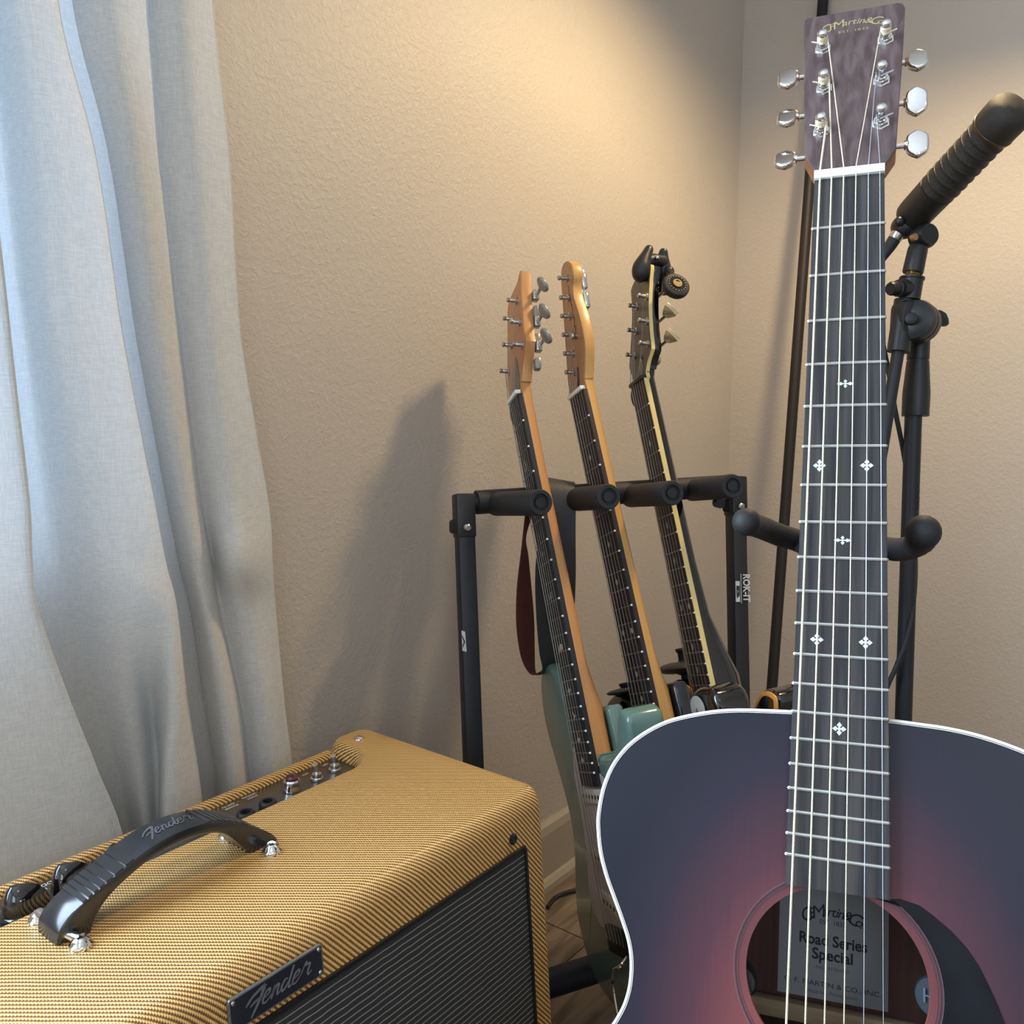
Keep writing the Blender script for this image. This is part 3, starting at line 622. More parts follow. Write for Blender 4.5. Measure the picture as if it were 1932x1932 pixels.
for (u, side) in ((Vector((0.4274, 0.5799, 0.4770)), -1), (Vector((0.4204, 0.6298, 0.4770)), 1), (Vector((0.2696, 0.5811, 0.4770)), -1), (Vector((0.2663, 0.6333, 0.4770)), 1)):
    base = u-ao; base.z = AZ
    hx_ = hfr(.965 if u.x > .36 else .06, side*.012, -.006)
    b = MB(); b.tube([hx_, hx_.lerp(base+Vector((0, 0, .006)), .55), base+Vector((0, 0, .005))], [.0030, .0034, .0046], M_CHROME, 14)
    b.lathe(base, (0, 0, 1), [(0, .0078), (.0022, .0078), (.0034, .0066), (.0062, .0056), (.0074, .0038), (.0070, .0012)], M_CHROME, 20)
    for an in (.4, .4+PI/2): b.box(base+Vector((0, 0, .0072)), (.0052, .0009, .0006), M_BLKLINE, rot=Matrix.Rotation(an, 3, 'Z'))
    b.build('handle_bolt', amp)

# ================================================================= GUITARS
def frame(rows_): return Matrix([list(r) for r in rows_] + [[0, 0, 0, 1]])
def fretpos(L, n): return L*(1-2**(-n/12.0))
def headframe(ang, hy, hz):
    a = math.radians(ang)
    return lambda x, y, z: Vector((x, hy + y*math.cos(a) + z*math.sin(a), hz - y*math.sin(a) + z*math.cos(a)))
def neck_loft(b, secs, m):
    """secs: (y, half width, z top, depth) -> D shaped section"""
    k = 13; vs = []
    for sc_ in secs:
        y, w, z, d = sc_[:4]; ex = sc_[4] if len(sc_) > 4 else .6
        for i in range(k):
            a = PI*i/(k-1); c = math.cos(a); s = math.sin(a)
            vs.append((w*(abs(c)**ex)*(1 if c > 0 else -1), y, z + d*(s**max(ex, .3) if s > 0 else 0)))
    b.add(vs, [(j*k+i, j*k+(i+1) % k, (j+1)*k+(i+1) % k, (j+1)*k+i) for j in range(len(secs)-1) for i in range(k)] + [tuple(reversed(range(k))), tuple((len(secs)-1)*k+i for i in range(k))], m)
def board(root, L, wn, w12, nf, yend, m, th=.006, binding=None, curve=0.0, ds=.6):
    W_ = lambda y: (wn + (w12-wn)*y/fretpos(L, 12))/2
    b = MB(); ys = [0, yend*.25, yend*.5, yend*.75, yend]; vs = []
    for y in ys:
        w = W_(y); vs += [(-w, y, .0012), (-w*.5, y, .0006), (w*.5, y, .0006), (w, y, .0012), (w, y, .0012+th), (-w, y, .0012+th)]
    b.add(vs, [(j*6+i, j*6+(i+1) % 6, (j+1)*6+(i+1) % 6, (j+1)*6+i) for j in range(4) for i in range(6)] + [(5, 4, 3, 2, 1, 0), tuple(24+i for i in range(6))], m)
    fb = b.build('fretboard', root, ang=25)
    return fb, W_
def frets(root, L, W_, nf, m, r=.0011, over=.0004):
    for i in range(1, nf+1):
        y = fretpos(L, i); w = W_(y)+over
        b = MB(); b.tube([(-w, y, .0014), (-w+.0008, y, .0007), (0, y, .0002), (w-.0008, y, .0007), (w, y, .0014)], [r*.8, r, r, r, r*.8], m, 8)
        if m is M_FRETDARK: b.sphere((w-.0006, y, .0006), .0015, M_FRETGLINT, 8)  # pale beads stand in for light glinting off the fret ends
        else: b.sphere((-w+.0006, y, .0006), .0011, M_FRETGLINT, 8, sc=(1.3, 1, .8))
        b.build('fret', root)
ac = thing('acoustic_guitar', 'sunburst acoustic guitar hanging in the foreground with white edge binding', 'guitar', frame(((0.3008, -0.3055, 0.9034, 0.6470), (-0.9530, -0.1322, 0.2726, 0.2135), (0.0362, -0.9430, -0.3309, 0.9945))))
half = [(0, 357), (28, 357.5), (44, 358.2), (61, 359.3), (78, 362), (97, 367.3), (110, 372.8), (123, 381.5), (133, 391.2), (141, 403.6), (146, 418.3), (148, 433.7), (147.6, 444), (145, 458.4), (140, 472.6), (134, 485), (128, 497.5), (123.4, 508.6), (121, 520), (121, 533), (123.3, 544), (127.2, 553), (132, 561), (146, 581), (164, 606), (180, 635), (190, 665), (194, 700), (190, 740), (178, 775), (158, 805), (130, 829), (95, 845), (50, 853), (0, 856)]
hr = [Vector(p) for p in catmull(mm(half), 3)]
outl = hr + [Vector((-p.x, p.y)) for p in reversed(hr[1:-1])]
HC = Vector((0, .509)); HR = .0505
ZT = .0072; ZB = .108
nO = len(outl)
def offs(poly, d):
    k = len(poly); o = []
    for i in range(k):
        t = (poly[(i+1) % k]-poly[i-1]); t = t.normalized() if t.length > 1e-9 else Vector((1, 0)); nn = Vector((-t.y, t.x)); c = poly[i]-Vector((0, .55))
        if nn.dot(Vector((poly[i].x, poly[i].y)) - Vector((0, .6 if poly[i].y > .6 else .5))) < 0: nn = -nn
        o.append(poly[i]-nn*d)
    return o
# soundboard as a ring around the hole
def ringmesh(b, outer, rad, z, m, steps=6, c=HC):
    inner = []
    for p in outer:
        d = (p-c).normalized(); inner.append(c+d*rad)
    vs = []; k = len(outer)
    for s_ in range(steps+1):
        f = s_/steps
        vs += [Vector((inner[i].x*(1-f)+outer[i].x*f, inner[i].y*(1-f)+outer[i].y*f, z)) for i in range(k)]
    b.add(vs, [(s_*k+i, s_*k+(i+1) % k, (s_+1)*k+(i+1) % k, (s_+1)*k+i) for s_ in range(steps) for i in range(k)], m)
    return inner
b = MB(); o2 = offs(outl, .0025); inn = ringmesh(b, o2, HR, ZT, M_BURST)
k = nO
vs = [Vector((p.x, p.y, ZT)) for p in inn] + [Vector((p.x, p.y, ZT+.0032)) for p in inn]
b.add(vs, [(i, (i+1) % k, k+(i+1) % k, k+i) for i in range(k)], mat('hole_edge_wood', '9a5a48', .5))
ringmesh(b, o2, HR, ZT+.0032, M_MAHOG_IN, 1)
b.build('soundboard', ac, ang=40)
b = MB()   # sides and back
vs = [Vector((p.x, p.y, z)) for z in (ZT+.002, ZB) for p in outl]
b.add(vs, [(i, (i+1) % k, k+(i+1) % k, k+i) for i in range(k)], M_BURST)
o3 = offs(outl, .0035)
vs = [Vector((p.x, p.y, z)) for z in (ZT+.0032, ZB-.003) for p in o3]
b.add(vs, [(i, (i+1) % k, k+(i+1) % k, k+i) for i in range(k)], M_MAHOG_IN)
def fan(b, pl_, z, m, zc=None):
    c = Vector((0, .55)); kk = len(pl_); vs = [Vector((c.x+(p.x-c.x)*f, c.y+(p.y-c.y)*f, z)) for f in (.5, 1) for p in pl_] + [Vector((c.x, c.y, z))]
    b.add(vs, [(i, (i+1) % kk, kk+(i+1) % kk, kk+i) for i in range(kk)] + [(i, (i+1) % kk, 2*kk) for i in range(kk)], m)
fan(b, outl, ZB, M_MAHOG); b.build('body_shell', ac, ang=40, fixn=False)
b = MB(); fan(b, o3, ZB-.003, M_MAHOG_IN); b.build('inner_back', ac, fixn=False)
def band(name, d0, d1, z0, z1, m, root=ac):
    a, c = offs(outl, d0), offs(outl, d1); b = MB()
    vs = [Vector((p.x, p.y, z)) for (pp, z) in ((a, z1), (a, z0), (c, z0), (c, z1)) for p in pp]
    b.add(vs, [(j*k+i, j*k+(i+1) % k, ((j+1) % 4)*k+(i+1) % k, ((j+1) % 4)*k+i) for j in range(4) for i in range(k)], m); return b.build(name, root, ang=50)
bi = band('binding', -.0002, .0014, ZT-.0001, ZT+.0062, M_BIND)
band('purfling', .0014, .0018, ZT-.00006, ZT+.001, M_BLKLINE, bi); band('purfling', .0018, .0022, ZT-.00005, ZT+.001, M_BIND, bi); band('purfling', .0022, .0026, ZT-.00006, ZT+.001, M_BLKLINE, bi)
def ring(name, r0, r1, z, m, root=ac, seg=96, t=.0002):
    b = MB(); vs = []
    for zz in (z, z+t):
        for r in (r0, r1):
            vs += [Vector((HC.x+r*math.cos(2*PI*i/seg), HC.y+r*math.sin(2*PI*i/seg), zz)) for i in range(seg)]
    b.add(vs, [(i, (i+1) % seg, seg+(i+1) % seg, seg+i) for i in range(seg)], m); return b.build(name, root, smooth=False)
ring('rosette', .0548, .0552, ZT-.0001, mat('rosette_line', '3a2a30', .5)); ring('rosette', .0560, .0571, ZT-.0001, MATS['rosette_line']); ring('rosette', .0576, .0579, ZT-.0001, mat('rosette_pale', '77606a', .5))
# pickguard
pgo = [(20, 460.6), (26.3, 460.3), (35.1, 459), (45.1, 461), (51.6, 465), (61.3, 472), (69.3, 479.7), (75.5, 488.4), (80.1, 497.4), (84.6, 507), (88, 516), (92, 528), (95, 542), (96, 556), (93, 570), (85, 580), (72, 585), (58, 582), (46, 572), (38, 562), (36, 553)]
inner = [(HC.x*1000+57.9*math.cos(a), HC.y*1000+57.9*math.sin(a)) for a in [math.radians(q) for q in range(50, -64, -6)]]
b = MB(); b.prism(mm(pgo+inner), ZT-.0007, ZT-.00003, M_PGDARK, r=.0002, seg=1); b.build('pickguard', ac)
# label, brace and switches inside
b = MB(); b.box((-.0025, .509, ZB-.0034), (.0705, .078, .0003), M_PAPER); lb = b.build('paper_label', ac, smooth=False)
def lfr(x0, y0, rot=0.0):
    c_, s_ = math.cos(rot), math.sin(rot)
    return lambda x, y, z: Vector((x0 + x*c_ + y*s_, y0 - y*c_ + x*s_, ZB-.0037))
def arched(b, word, cx, cy, R, size, m, fr, span, shear=.25, bold=0.0):
    """letters set along an arch; fr(x, y) with y down, mm"""
    wd_ = {'M': 1.25, 'i': .45, 't': .62, '&': 1.1, 'C': 1.0, 'r': .7, '.': .4, ',': .4}
    ws = [wd_.get(ch, .85) for ch in word]; tot = sum(ws); acc = 0
    for ch, w in zip(word, ws):
        f = (acc+w/2)/tot-.5; acc += w; a = f*span
        px, py = cx+R*math.sin(a), cy-R*math.cos(a)
        sz = size*(1.35 if ch in 'CM' else 1.0); bo = 0 if ch in 'M' else bold
        text_mb(b, ch, sz, m, lambda x, y, z, px=px, py=py, a=a: fr(px + x*math.cos(a) + y*math.sin(a), py - y*math.cos(a) + x*math.sin(a)), shear=shear, bold=bo)
b = MB()
arched(b, 'CFMartin&Co.', -2.5, 529.5, 38, 9.0, M_INK, lambda x, y: Vector((x/1000, y/1000, ZB-.0037)), 1.08, bold=.05)
text_mb(b, 'EST. 1833', .0042, M_INK, lfr(-.0028, .4985), width=.0165); text_mb(b, 'Road Series', .0100, M_INK, lfr(-.0025, .5105), bold=.00026, width=.0436); text_mb(b, 'Special', .0100, M_INK, lfr(-.0025, .5197), bold=.00026, width=.0262)
text_mb(b, 'MADE IN MEXICO', .0030, mat('faded_ink', '54575d', .8), lfr(-.0025, .5280), width=.0212); text_mb(b, 'C. F. MARTIN & CO., INC.', .0044, M_INK, lfr(-.0025, .5385), width=.062); text_mb(b, 'Nazareth, Pennsylvania', .0036, MATS['faded_ink'], lfr(-.0025, .5435), width=.0315)
b.build('label_print', lb, smooth=False)
b = MB(); b.box((0, .556, ZB-.010), (.24, .012, .013), M_BRACE, bev=.003); b.build('back_brace', ac)
b = MB(); b.box((.0, .640, ZB-.008), (.32, .014, .010), M_BRACE, bev=.003); b.build('back_brace', ac)
b = MB(); b.lathe((-.0545, .5215, ZT+.014), (0, 0, 1), [(-.008, .009), (-.004, .0105), (.004, .0105), (.006, .008)], M_BLACK, 20); b.build('volume_wheel', ac)
b = MB(); b.lathe((.0555, .5120, ZT+.016), (-.5, 0, -1), [(0, .011), (.003, .0118), (.005, .0105)], mat('blue_grey_plastic', '1a2530', .5), 24); text_mb(b, 'H', .011, mat('emblem_print', '4a5c6a', .6), lambda x, y, z: Vector((.0555-.00245-.002+x*.894, .5120-y, ZT+.016-.0050-x*.447)), width=.007); pk = b.build('preamp_button', ac)
# fretboard, nut, frets
fb, WA = board(ac, .645, .0445, .054, 20, .4595, M_ROSEWOOD)
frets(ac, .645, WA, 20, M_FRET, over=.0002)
b = MB(); b.box((0, -.0030, .0018), (.0450, .0060, .0078), M_BONE, bev=.0006); b.build('nut', ac)
def snow(cx, cy, s, root, wide=1.0):
    """small cross shaped pearl inlay of four lobes"""
    b = MB()
    for q in range(4):
        a0 = q*PI/2; ca, sa = math.cos(a0), math.sin(a0); L_ = s*1.12*(wide if q % 2 == 0 else (1.0 if wide == 1 else .80)); w_ = s*.44*(1.0 if wide == 1 else .80)
        b.prism([(cx+u*ca-v*sa, cy+u*sa+v*ca) for u, v in ((0, w_*.35), (L_*.30, w_*.35), (L_*.50, w_), (L_*.72, w_*.62), (L_, 0), (L_*.72, -w_*.62), (L_*.50, -w_), (L_*.30, -w_*.35), (0, -w_*.35))], .0004-.00002*q, .0010, M_PEARL)
    b.v = b.v
    b.build('inlay', root, smooth=False)
def fm(L, a): return (fretpos(L, a-1)+fretpos(L, a))/2
snow(0, fm(.645, 5)-.0003, .0033, ac, 1.45)
snow(-.0148, fm(.645, 7), .0036, ac); snow(.0136, fm(.645, 7), .0036, ac)
snow(0, fm(.645, 9), .0033, ac, 1.45)
snow(-.0140, fm(.645, 12), .0036, ac); snow(.0142, fm(.645, 12), .0036, ac)
snow(0, fm(.645, 15), .0036, ac)
# neck and heel
b = MB(); neck_loft(b, [(-.012, .0215, .007, .010), (.0, .0222, .007, .0145), (.06, .0228, .007, .0145), (.2, .0245, .007, .0155), (.30, .0262, .007, .018), (.325, .0265, .007, .024), (.345, .0270, .007, .055), (.360, .0275, .007, .085)], M_MAHOG); b.build('neck', ac)
# headstock
H = headframe(14, -.005, .001)
ho = [(-22, -1.3), (-22.6, -2.5), (-29.2, -19), (-29.5, -21), (-31, -60), (-32.8, -105), (-34.4, -151), (-34.0, -155.5), (-31.5, -158), (31, -158.5), (34.5, -157), (36.2, -152), (34.6, -110), (31.8, -60), (29.6, -16), (29.2, -14), (22.7, -1.6)]
b = MB(); b.prism(mm(ho), -.0002, .0016, M_HEADPLATE, fr=H, r=.0004, seg=1); hs = b.build('headstock', ac, ang=30)
b = MB(); b.prism(mm(ho), .0016, .0145, M_MAHOG, fr=H, r=.0008, seg=1); b.build('headstock_core', hs, ang=30)
b = MB()
arched(b, 'CFMartin&Co', .4, -98.0, 47.5, 8.4, M_GOLD, lambda x, y: H(x/1000, y/1000, -.0004), .92, bold=.05)
text_mb(b, 'EST. 1833', .0034, M_GOLD, lambda x, y, z: H(x+.0010, -y-.1362, -.0004), width=.0205)
b.build('gold_lettering', hs, smooth=False)
posts = [(-.0200, -.1215), (-.0181, -.0803), (-.0189, -.0385), (.0229, -.1214), (.0202, -.0803), (.0198, -.0395)]
Hn = (H(0, 0, 1)-H(0, 0, 0)).normalized(); Hx = Vector((1, 0, 0)); Hy = (H(0, 1, 0)-H(0, 0, 0)).normalized()
HR3 = Matrix((Hx, Hy, Hn)).transposed()
kspin = [.12, .28, .30, -.12, .30, .12]
for i, (px, py) in enumerate(posts):
    sd = -1 if px < 0 else 1
    b = MB(); b.lathe(H(px, py, 0), -Hn, [(0, .0062), (.0006, .0062), (.0008, .0052), (.003, .0050)], M_CHROME, 6)
    b.lathe(H(px, py, 0), -Hn, [(.0028, .0038), (.0042, .0034), (.0046, .0026), (.0095, .0024), (.0115, .0030), (.0128, .0037), (.0140, .0037), (.0152, .0030), (.0158, .0012)], M_CHROME, 20)
    tp = b.build('tuner_post', ac)
    if i != 4 and i != 5:
        b = MB(); wr_ = [H(px+.0034*math.cos(a), py+.0034*math.sin(a), -.0068-.0045*a/(7*PI)) for a in [q*PI/6 for q in range(42)]] ; b.tube(wr_, .00055, M_WOUND, 6); b.build('string_winding', tp)
    b = MB(); b.tube([H(px*.98, py+.004, -.008), H(px+sd*.0075, py+.001, -.0085)], .0005, M_WOUND if i not in (4, 5) else M_STEELSTR, 6); b.build('string_end', tp)
    ky = py+.0040
    kx = sd*(.0440 if abs(py) < .1 else .0452)
    edge = sd*(.0300+(-py)*.035)
    b = MB(); b.tube([H(edge-sd*.004, ky, .0185), H(kx-sd*.0065, ky, .0185)], .0019, M_CHROME, 12); b.lathe(H(kx-sd*.0085, ky, .0185), Hx*sd, [(0, .0032), (.0022, .0036), (.003, .003)], M_CHROME, 14); sh = b.build('tuner_shaft', ac)
    rot = HR3 @ Matrix.Rotation(kspin[i]*sd, 3, 'X')
    pk_ = []
    for q in range(40):
        a = 2*PI*q/40; rr_ = .0100*(1+.035*math.cos(6*a+PI)-.02*math.cos(4*a)); pk_.append((rr_*math.cos(a)*.80, rr_*math.sin(a)*1.10))
    cK = H(kx, ky, .0185); b = MB(); b.prism(pk_, -.0026, .0026, M_CHROME, fr=lambda x, y, z: cK + rot @ Vector((x, y, z)), r=.0020, seg=4); b.build('tuner_button', sh)
    b = MB(); b.box(H(px+sd*.002, ky-.001, .0195), (.016, .012, .009), M_CHROME, rot=HR3, bev=.001); b.build('gear_housing', ac)
# strings: bridge end, over nut, to posts
gx = [-18.6, -11.1, -3.4, 4.4, 12.2, 19.3]; order = [2, 1, 0, 3, 4, 5]
gauge = [.00070, .00056, .00046, .00036, .00021, .00016]
for i in range(6):
    pi2 = posts[order[i]]; xb = -.0275+.011*i
    pin = pi2[0]+(.0036 if pi2[0] < 0 else -.0036) if i != 5 else pi2[0]-.003
    b = MB(); b.tube([(xb, .650, -.0035), (gx[i]/1000, 0, -.0012), (gx[i]/1000*1.0, -.0062, -.0012), H(pin, pi2[1], -.0082)], gauge[i], M_WOUND if i < 4 else M_STEELSTR, 8); b.build('string', ac)
b = MB(); b.box((0, .660, .0005), (.150, .028, .0130), M_ROSEWOOD, bev=.003); br = b.build('bridge', ac)
b = MB(); b.box((0, .6495, -.0048), (.072, .0028, .0040), M_BONE, bev=.0008); b.build('saddle', br)

# ---- the stand that carries the acoustic guitar
AM = ac.matrix_world.copy(); wl = lambda x, y, z: AM @ Vector((x, y, z))
stand = thing('guitar_stand', 'black guitar stand with round padded yoke arms behind the acoustic guitar neck', 'stand')
BL, BR = Vector((0.5957, 0.2552, 0.7597)), Vector((0.6179, 0.1446, 0.7611))
yk = wl(0, .262, .062)
b = MB(); pth = catmull([yk, Vector((0.6768, 0.2416, 0.7335)), Vector((0.6638, 0.2569, 0.7407)), Vector((0.6409, 0.2620, 0.7489)), Vector((0.6166, 0.2601, 0.7550)), BL], 8)
b.tube(pth, .0086, M_RUBBER, 18); b.sphere(BL, .0099, M_RUBBER, 20); b.build('padded_arm', stand)
b = MB(); pth = catmull([yk, Vector((0.6976, 0.1947, 0.7318)), Vector((0.6921, 0.1793, 0.7344)), Vector((0.6724, 0.1650, 0.7406)), Vector((0.6421, 0.1522, 0.7513)), BR], 8)
b.tube(pth, [.0086]*(len(pth)-12)+[.0092]*4+[.0100]*8, M_RUBBER, 18); b.sphere(BR, .0112, M_RUBBER, 20); b.build('padded_arm', stand)
foot = Vector((yk.x+.055, yk.y+.012, .0)); topn = Vector((yk.x+.012, yk.y+.003, yk.z-.01)); j1 = Vector((foot.x, foot.y, .50))
b = MB(); b.lathe(yk+Vector((0, 0, -.02)), (0, 0, 1), [(0, .010), (.02, .013), (.032, .009)], M_BLACK, 18); b.build('yoke_block', stand)
pa = wl(0, .30, .118); pb_ = Vector((foot.x, foot.y, .12))
b = MB(); b.tube([yk+Vector((0, 0, -.012)), wl(0, .285, .095), pa, pa.lerp(pb_, .3)+Vector((.01, 0, 0)), pb_], [.008, .008, .0095, .0105, .012], M_BLUEBLACK, 14); b.build('post', stand)
for a in (35, 155, 275):
    d = Vector((math.cos(math.radians(a)), math.sin(math.radians(a)), 0))
    b = MB(); b.tube([pb_+Vector((0, 0, .02)), pb_+d*.06+Vector((0, 0, -.02)), Vector((pb_.x, pb_.y, 0))+d*.26+Vector((0, 0, .010))], .009, M_BLUEBLACK, 12); b.lathe(Vector((pb_.x, pb_.y, 0))+d*.26, (0, 0, 1), [(0, .012), (.012, .013), (.022, .010)], M_RUBBER, 14); b.build('leg', stand)
for sd in (-1, 1):
    p = wl(sd*.075, .862, .02); q2 = wl(sd*.075, .862, .125); pc = Vector((pb_.x, pb_.y, q2.z))
    b = MB(); b.tube([pc, q2, p+Vector((0, 0, -.006)), wl(sd*.075, .845, -.012)], .007, M_RUBBER, 12); b.build('lower_arm', stand)

# ---- electric guitars in the rack
def electric(name, label, key, M_, L, w, nf, yend, headang, fbm, neckm, headm, head, posts_, outline, bodym, zb, bindm=None, sidem=None, headth=.0145, fretm=None, necksecs=None, nutm=None, headbind=None):
    g = thing(name, label, 'guitar', M_)
    fb_, W_ = board(g, L, w[0], w[1], nf, yend, fbm)
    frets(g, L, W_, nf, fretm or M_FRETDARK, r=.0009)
    b = MB(); b.box((0, -.0025, .0015), (w[0]+.0004, .0050, .0085), nutm or M_BONE, bev=.0006); b.build('nut', g)
    sn, cs = math.sin(math.radians(headang)), math.cos(math.radians(headang))
    secs = necksecs or [(-.016, w[0]/2+.0006, .0050+.016*sn, headth-.0012, .14), (-.008, w[0]/2-.0001, .0055+.008*sn, headth-.0010, .16), (-.001, w[0]/2, .0062, .0140, .25), (.020, W_(.02), .0066, .0142, .42), (.1, W_(.1), .0068, .0145), (.25, W_(.25), .0068, .0155), (.345, W_(.345), .0068, .0165), (.375, W_(.375), .0068, .021), (.392, W_(.392), .0068, .025), (.46, W_(.46), .0068, .025)]
    b = MB(); neck_loft(b, secs, neckm); b.build('neck', g)
    Hf = headframe(headang, 0, .004)
    hp_ = [Vector(p) for p in catmull(mm(head), 3, closed=True)]
    b = MB(); b.prism(hp_ if not headbind else offp(hp_, .0012), -.0006 if headbind else 0, .0012, headm, fr=Hf, r=.0003, seg=1); hs_ = b.build('headstock', g, ang=30)
    hp2 = [p for p in hp_ if p.y < -.013]
    b = MB(); b.prism(hp2, .0050 if headbind else .0012, headth, neckm if not headbind else M_BLKGLOSS, fr=Hf, r=.001, seg=2); b.build('headstock_core', hs_, ang=30)
    if headbind:
        ob = [Vector(p) for p in hp_]; b = MB(); b.prism(ob, .0002, .0050, headbind, fr=Hf); b.build('headstock_binding', hs_, ang=30)
    if outline:
        ol = [Vector(p) for p in catmull(mm(outline), 5, closed=True)]
        b = MB(); b.prism(ol, zb, zb+.044, bodym, r=.0075, seg=5); bd_ = b.build('body', g, ang=60)
    else: bd_ = None
    return g, W_, Hf, bd_
def e_strings(g, Hf, posts_, L, w, xs, order, zb=-.004, m=None):
    ga = [.00060, .00050, .00040, .00028, .00022, .00020]
    for i in range(6):
        xb = -.026+.0104*i; xn = -.0175+.007*i; p = posts_[order[i]]
        b = MB(); b.tube([(xb, L+.005, zb), (xn, 0, -.0012), (xn, -.0052, -.0012), Hf(p[0], p[1], -.006)], ga[i], m or mat('dull_string', '8f8a82', .4, .7), 6); b.build('string', g)
def e_post(g, Hf, p, h=.0135, m=None):
    n_ = (Hf(0, 0, 1)-Hf(0, 0, 0)).normalized(); b = MB()
    b.lathe(Hf(p[0], p[1], 0), -n_, [(0, .0050), (.0022, .0050), (.0026, .0042)], M_NICKEL, 14)
    b.lathe(Hf(p[0], p[1], 0), -n_, [(.0020, .0030), (h*.6, .0028), (h*.72, .0024), (h*.86, .0032), (h, .0030)], M_NICKEL, 14); b.build('tuner_post', g)

# -- seafoam guitar, nearest the curtain
MS = frame(((-0.5493, -0.1641, 0.8194, 0.9233), (-0.7414, -0.3566, -0.5684, 0.7148), (0.3854, -0.9197, 0.0742, 0.8316)))
h1 = [(21.3, 0), (24, -15), (31, -36), (44, -57), (45.5, -62), (40, -78), (35, -100), (31, -136), (29.5, -163), (27.5, -165), (11, -157), (-21, -154.5), (-36.5, -147), (-40, -120), (-41, -98), (-44, -60), (-43, -34), (-30, -10), (-21.3, 0)]
po1 = (((11.2577, -132.2610), (24.8560, -95.0050), (36.0383, -58.4337), (-9.7680, -116.5436), (-15.6343, -81.5982), (-30.7812, -50.8171)))
po1 = [(x/1000, y/1000) for x, y in po1]
out1 = [(-27, 452), (-33, 440), (-50, 392), (-72, 350), (-90, 334), (-112, 332), (-136, 342), (-150, 362), (-158, 392), (-156, 421), (-143, 462), (-131, 500), (-127, 535), (-137, 570), (-160, 611), (-176, 655), (-168, 700), (-134, 735), (-70, 750), (0, 752), (70, 748), (124, 732), (158, 700), (168, 655), (158, 610), (138, 565), (124, 525), (122, 485), (128, 455), (137, 428), (139, 412), (131, 403), (120, 401), (108, 410), (94, 432), (72, 448), (48, 452), (32, 450), (27, 447)]
g1, W1, H1, bd1 = electric('electric_guitar', 'sea green electric guitar with pointed maple headstock, leftmost in the rack', 'e1', MS, .648, (.042, .052), 22, .482, 10, M_FB1, M_MAPLE, M_MAPLE_FACE, h1, po1, out1, M_SEAFOAM, .0085)
frets_done = True
b = MB(); b.prism(mm([(-24, 396), (24, 396), (27, 402), (27, 470), (-27, 470), (-27, 402)]), .0325, .0525, M_SEAFOAM, r=.006, seg=4); b.build('neck_heel_block', bd1, ang=60)
pg1 = [(-29, 446), (-30, 430), (-52, 440), (-66, 474), (-66, 513), (-70, 545), (-78, 570), (-92, 605), (-95, 632), (-72, 650), (-30, 648), (20, 655), (70, 680), (110, 690), (122, 660), (115, 600), (98, 550), (95, 510), (108, 475), (118, 452), (122, 440), (114, 446), (102, 460), (80, 472), (50, 478), (30, 469)]
b = MB(); b.prism(mm(pg1), .0063, .0084, M_PGWHITE, r=.0004, seg=1); pgd = b.build('pickguard', g1, ang=30)
b = MB(); b.prism([(x*1.008, y*1.0) for x, y in mm(pg1)], .0074, .0080, M_BLKLINE); b.build('pickguard_ply', pgd, smooth=False)
for (yc, rot) in ((.494, 0), (.565, 0), (.617, .16)):
    rm_ = Matrix.Rotation(rot, 3, 'Z'); b = MB(); b.box((-.002, yc, .0042), (.083, .018, .006), M_CREAMPLAS, rot=rm_, bev=.003); pu = b.build('pickup', g1)
    for i in range(6):
        b = MB(); q = rm_ @ Vector((-.026+.0104*i, 0, 0)); b.lathe((q.x-.002, yc+q.y, .0012), (0, 0, -1), [(-.001, .0026), (.0004, .0026)], mat('dark_pole_piece', '2c2a28', .4, .6), 10); b.build('pole_piece', pu)
b = MB(); b.box((0, .655, .004), (.080, .030, .009), mat('dark_bridge_metal', '3a3836', .35, .8), bev=.002); bg1 = b.build('bridge', g1)
b = MB(); am = catmull([(.018, .665, .002), (.020, .672, -.010), (.004, .680, -.014), (-.012, .70, -.012), (-.016, .735, -.012)], 6); b.tube(am, .0022, M_CHROME, 10); b.build('tremolo_arm', g1)
for p in po1: e_post(g1, H1, p)
e_strings(g1, H1, po1, .648, .042, None, [5, 4, 3, 2, 1, 0])
b = MB(); b.prism(mm([(2, -7), (20, -7), (19, -18), (14, -34), (8, -48), (3, -56), (-2, -50), (-8, -20), (-10, -7)]), -.0014, -.0002, mat('grey_truss_cover', '6d6a66', .4), fr=H1, r=.0003, seg=1); b.build('truss_rod_cover', g1, smooth=False)
n1 = (H1(0, 0, 1)-H1(0, 0, 0)).normalized(); y1_ = (H1(0, 1, 0)-H1(0, 0, 0)).normalized(); R1 = Matrix((Vector((1, 0, 0)), y1_, n1)).transposed()
def paddle(g, Hf, R_, x, y, z, spin, m, rx=.0062, ry=.0095, hub=True, tw=0.0):
    c = Hf(x, y, z); b = MB(); b.tube([Hf(x-.016, y, z), c], .0024, M_NICKEL, 10)
    b.box(Hf(x-.020, y+.002, z-.002), (.011, .014, .008), M_NICKEL, rot=R_, bev=.0015); s_ = b.build('tuner_shaft', g)
    rt = R_ @ Matrix.Rotation(spin, 3, 'X'); po = [(rx*math.cos(2*PI*q/20)+rx*.8, ry*math.sin(2*PI*q/20)*(1+.12*math.cos(2*PI*q/20))) for q in range(20)]
    b = MB(); b.prism(po, -.003, .003, m, fr=lambda a, b_, c_: c + rt @ Vector((a, b_, c_)), r=.0022, seg=3); b.build('tuner_button', s_)
M_BTN = mat('grey_tuner_button', '8d8c88', .35, .3)
for (x, y) in ((.052, -.133), (.056, -.094), (.061, -.058)): paddle(g1, H1, R1, x, y, .021, .55, M_BTN, .0085, .0105)
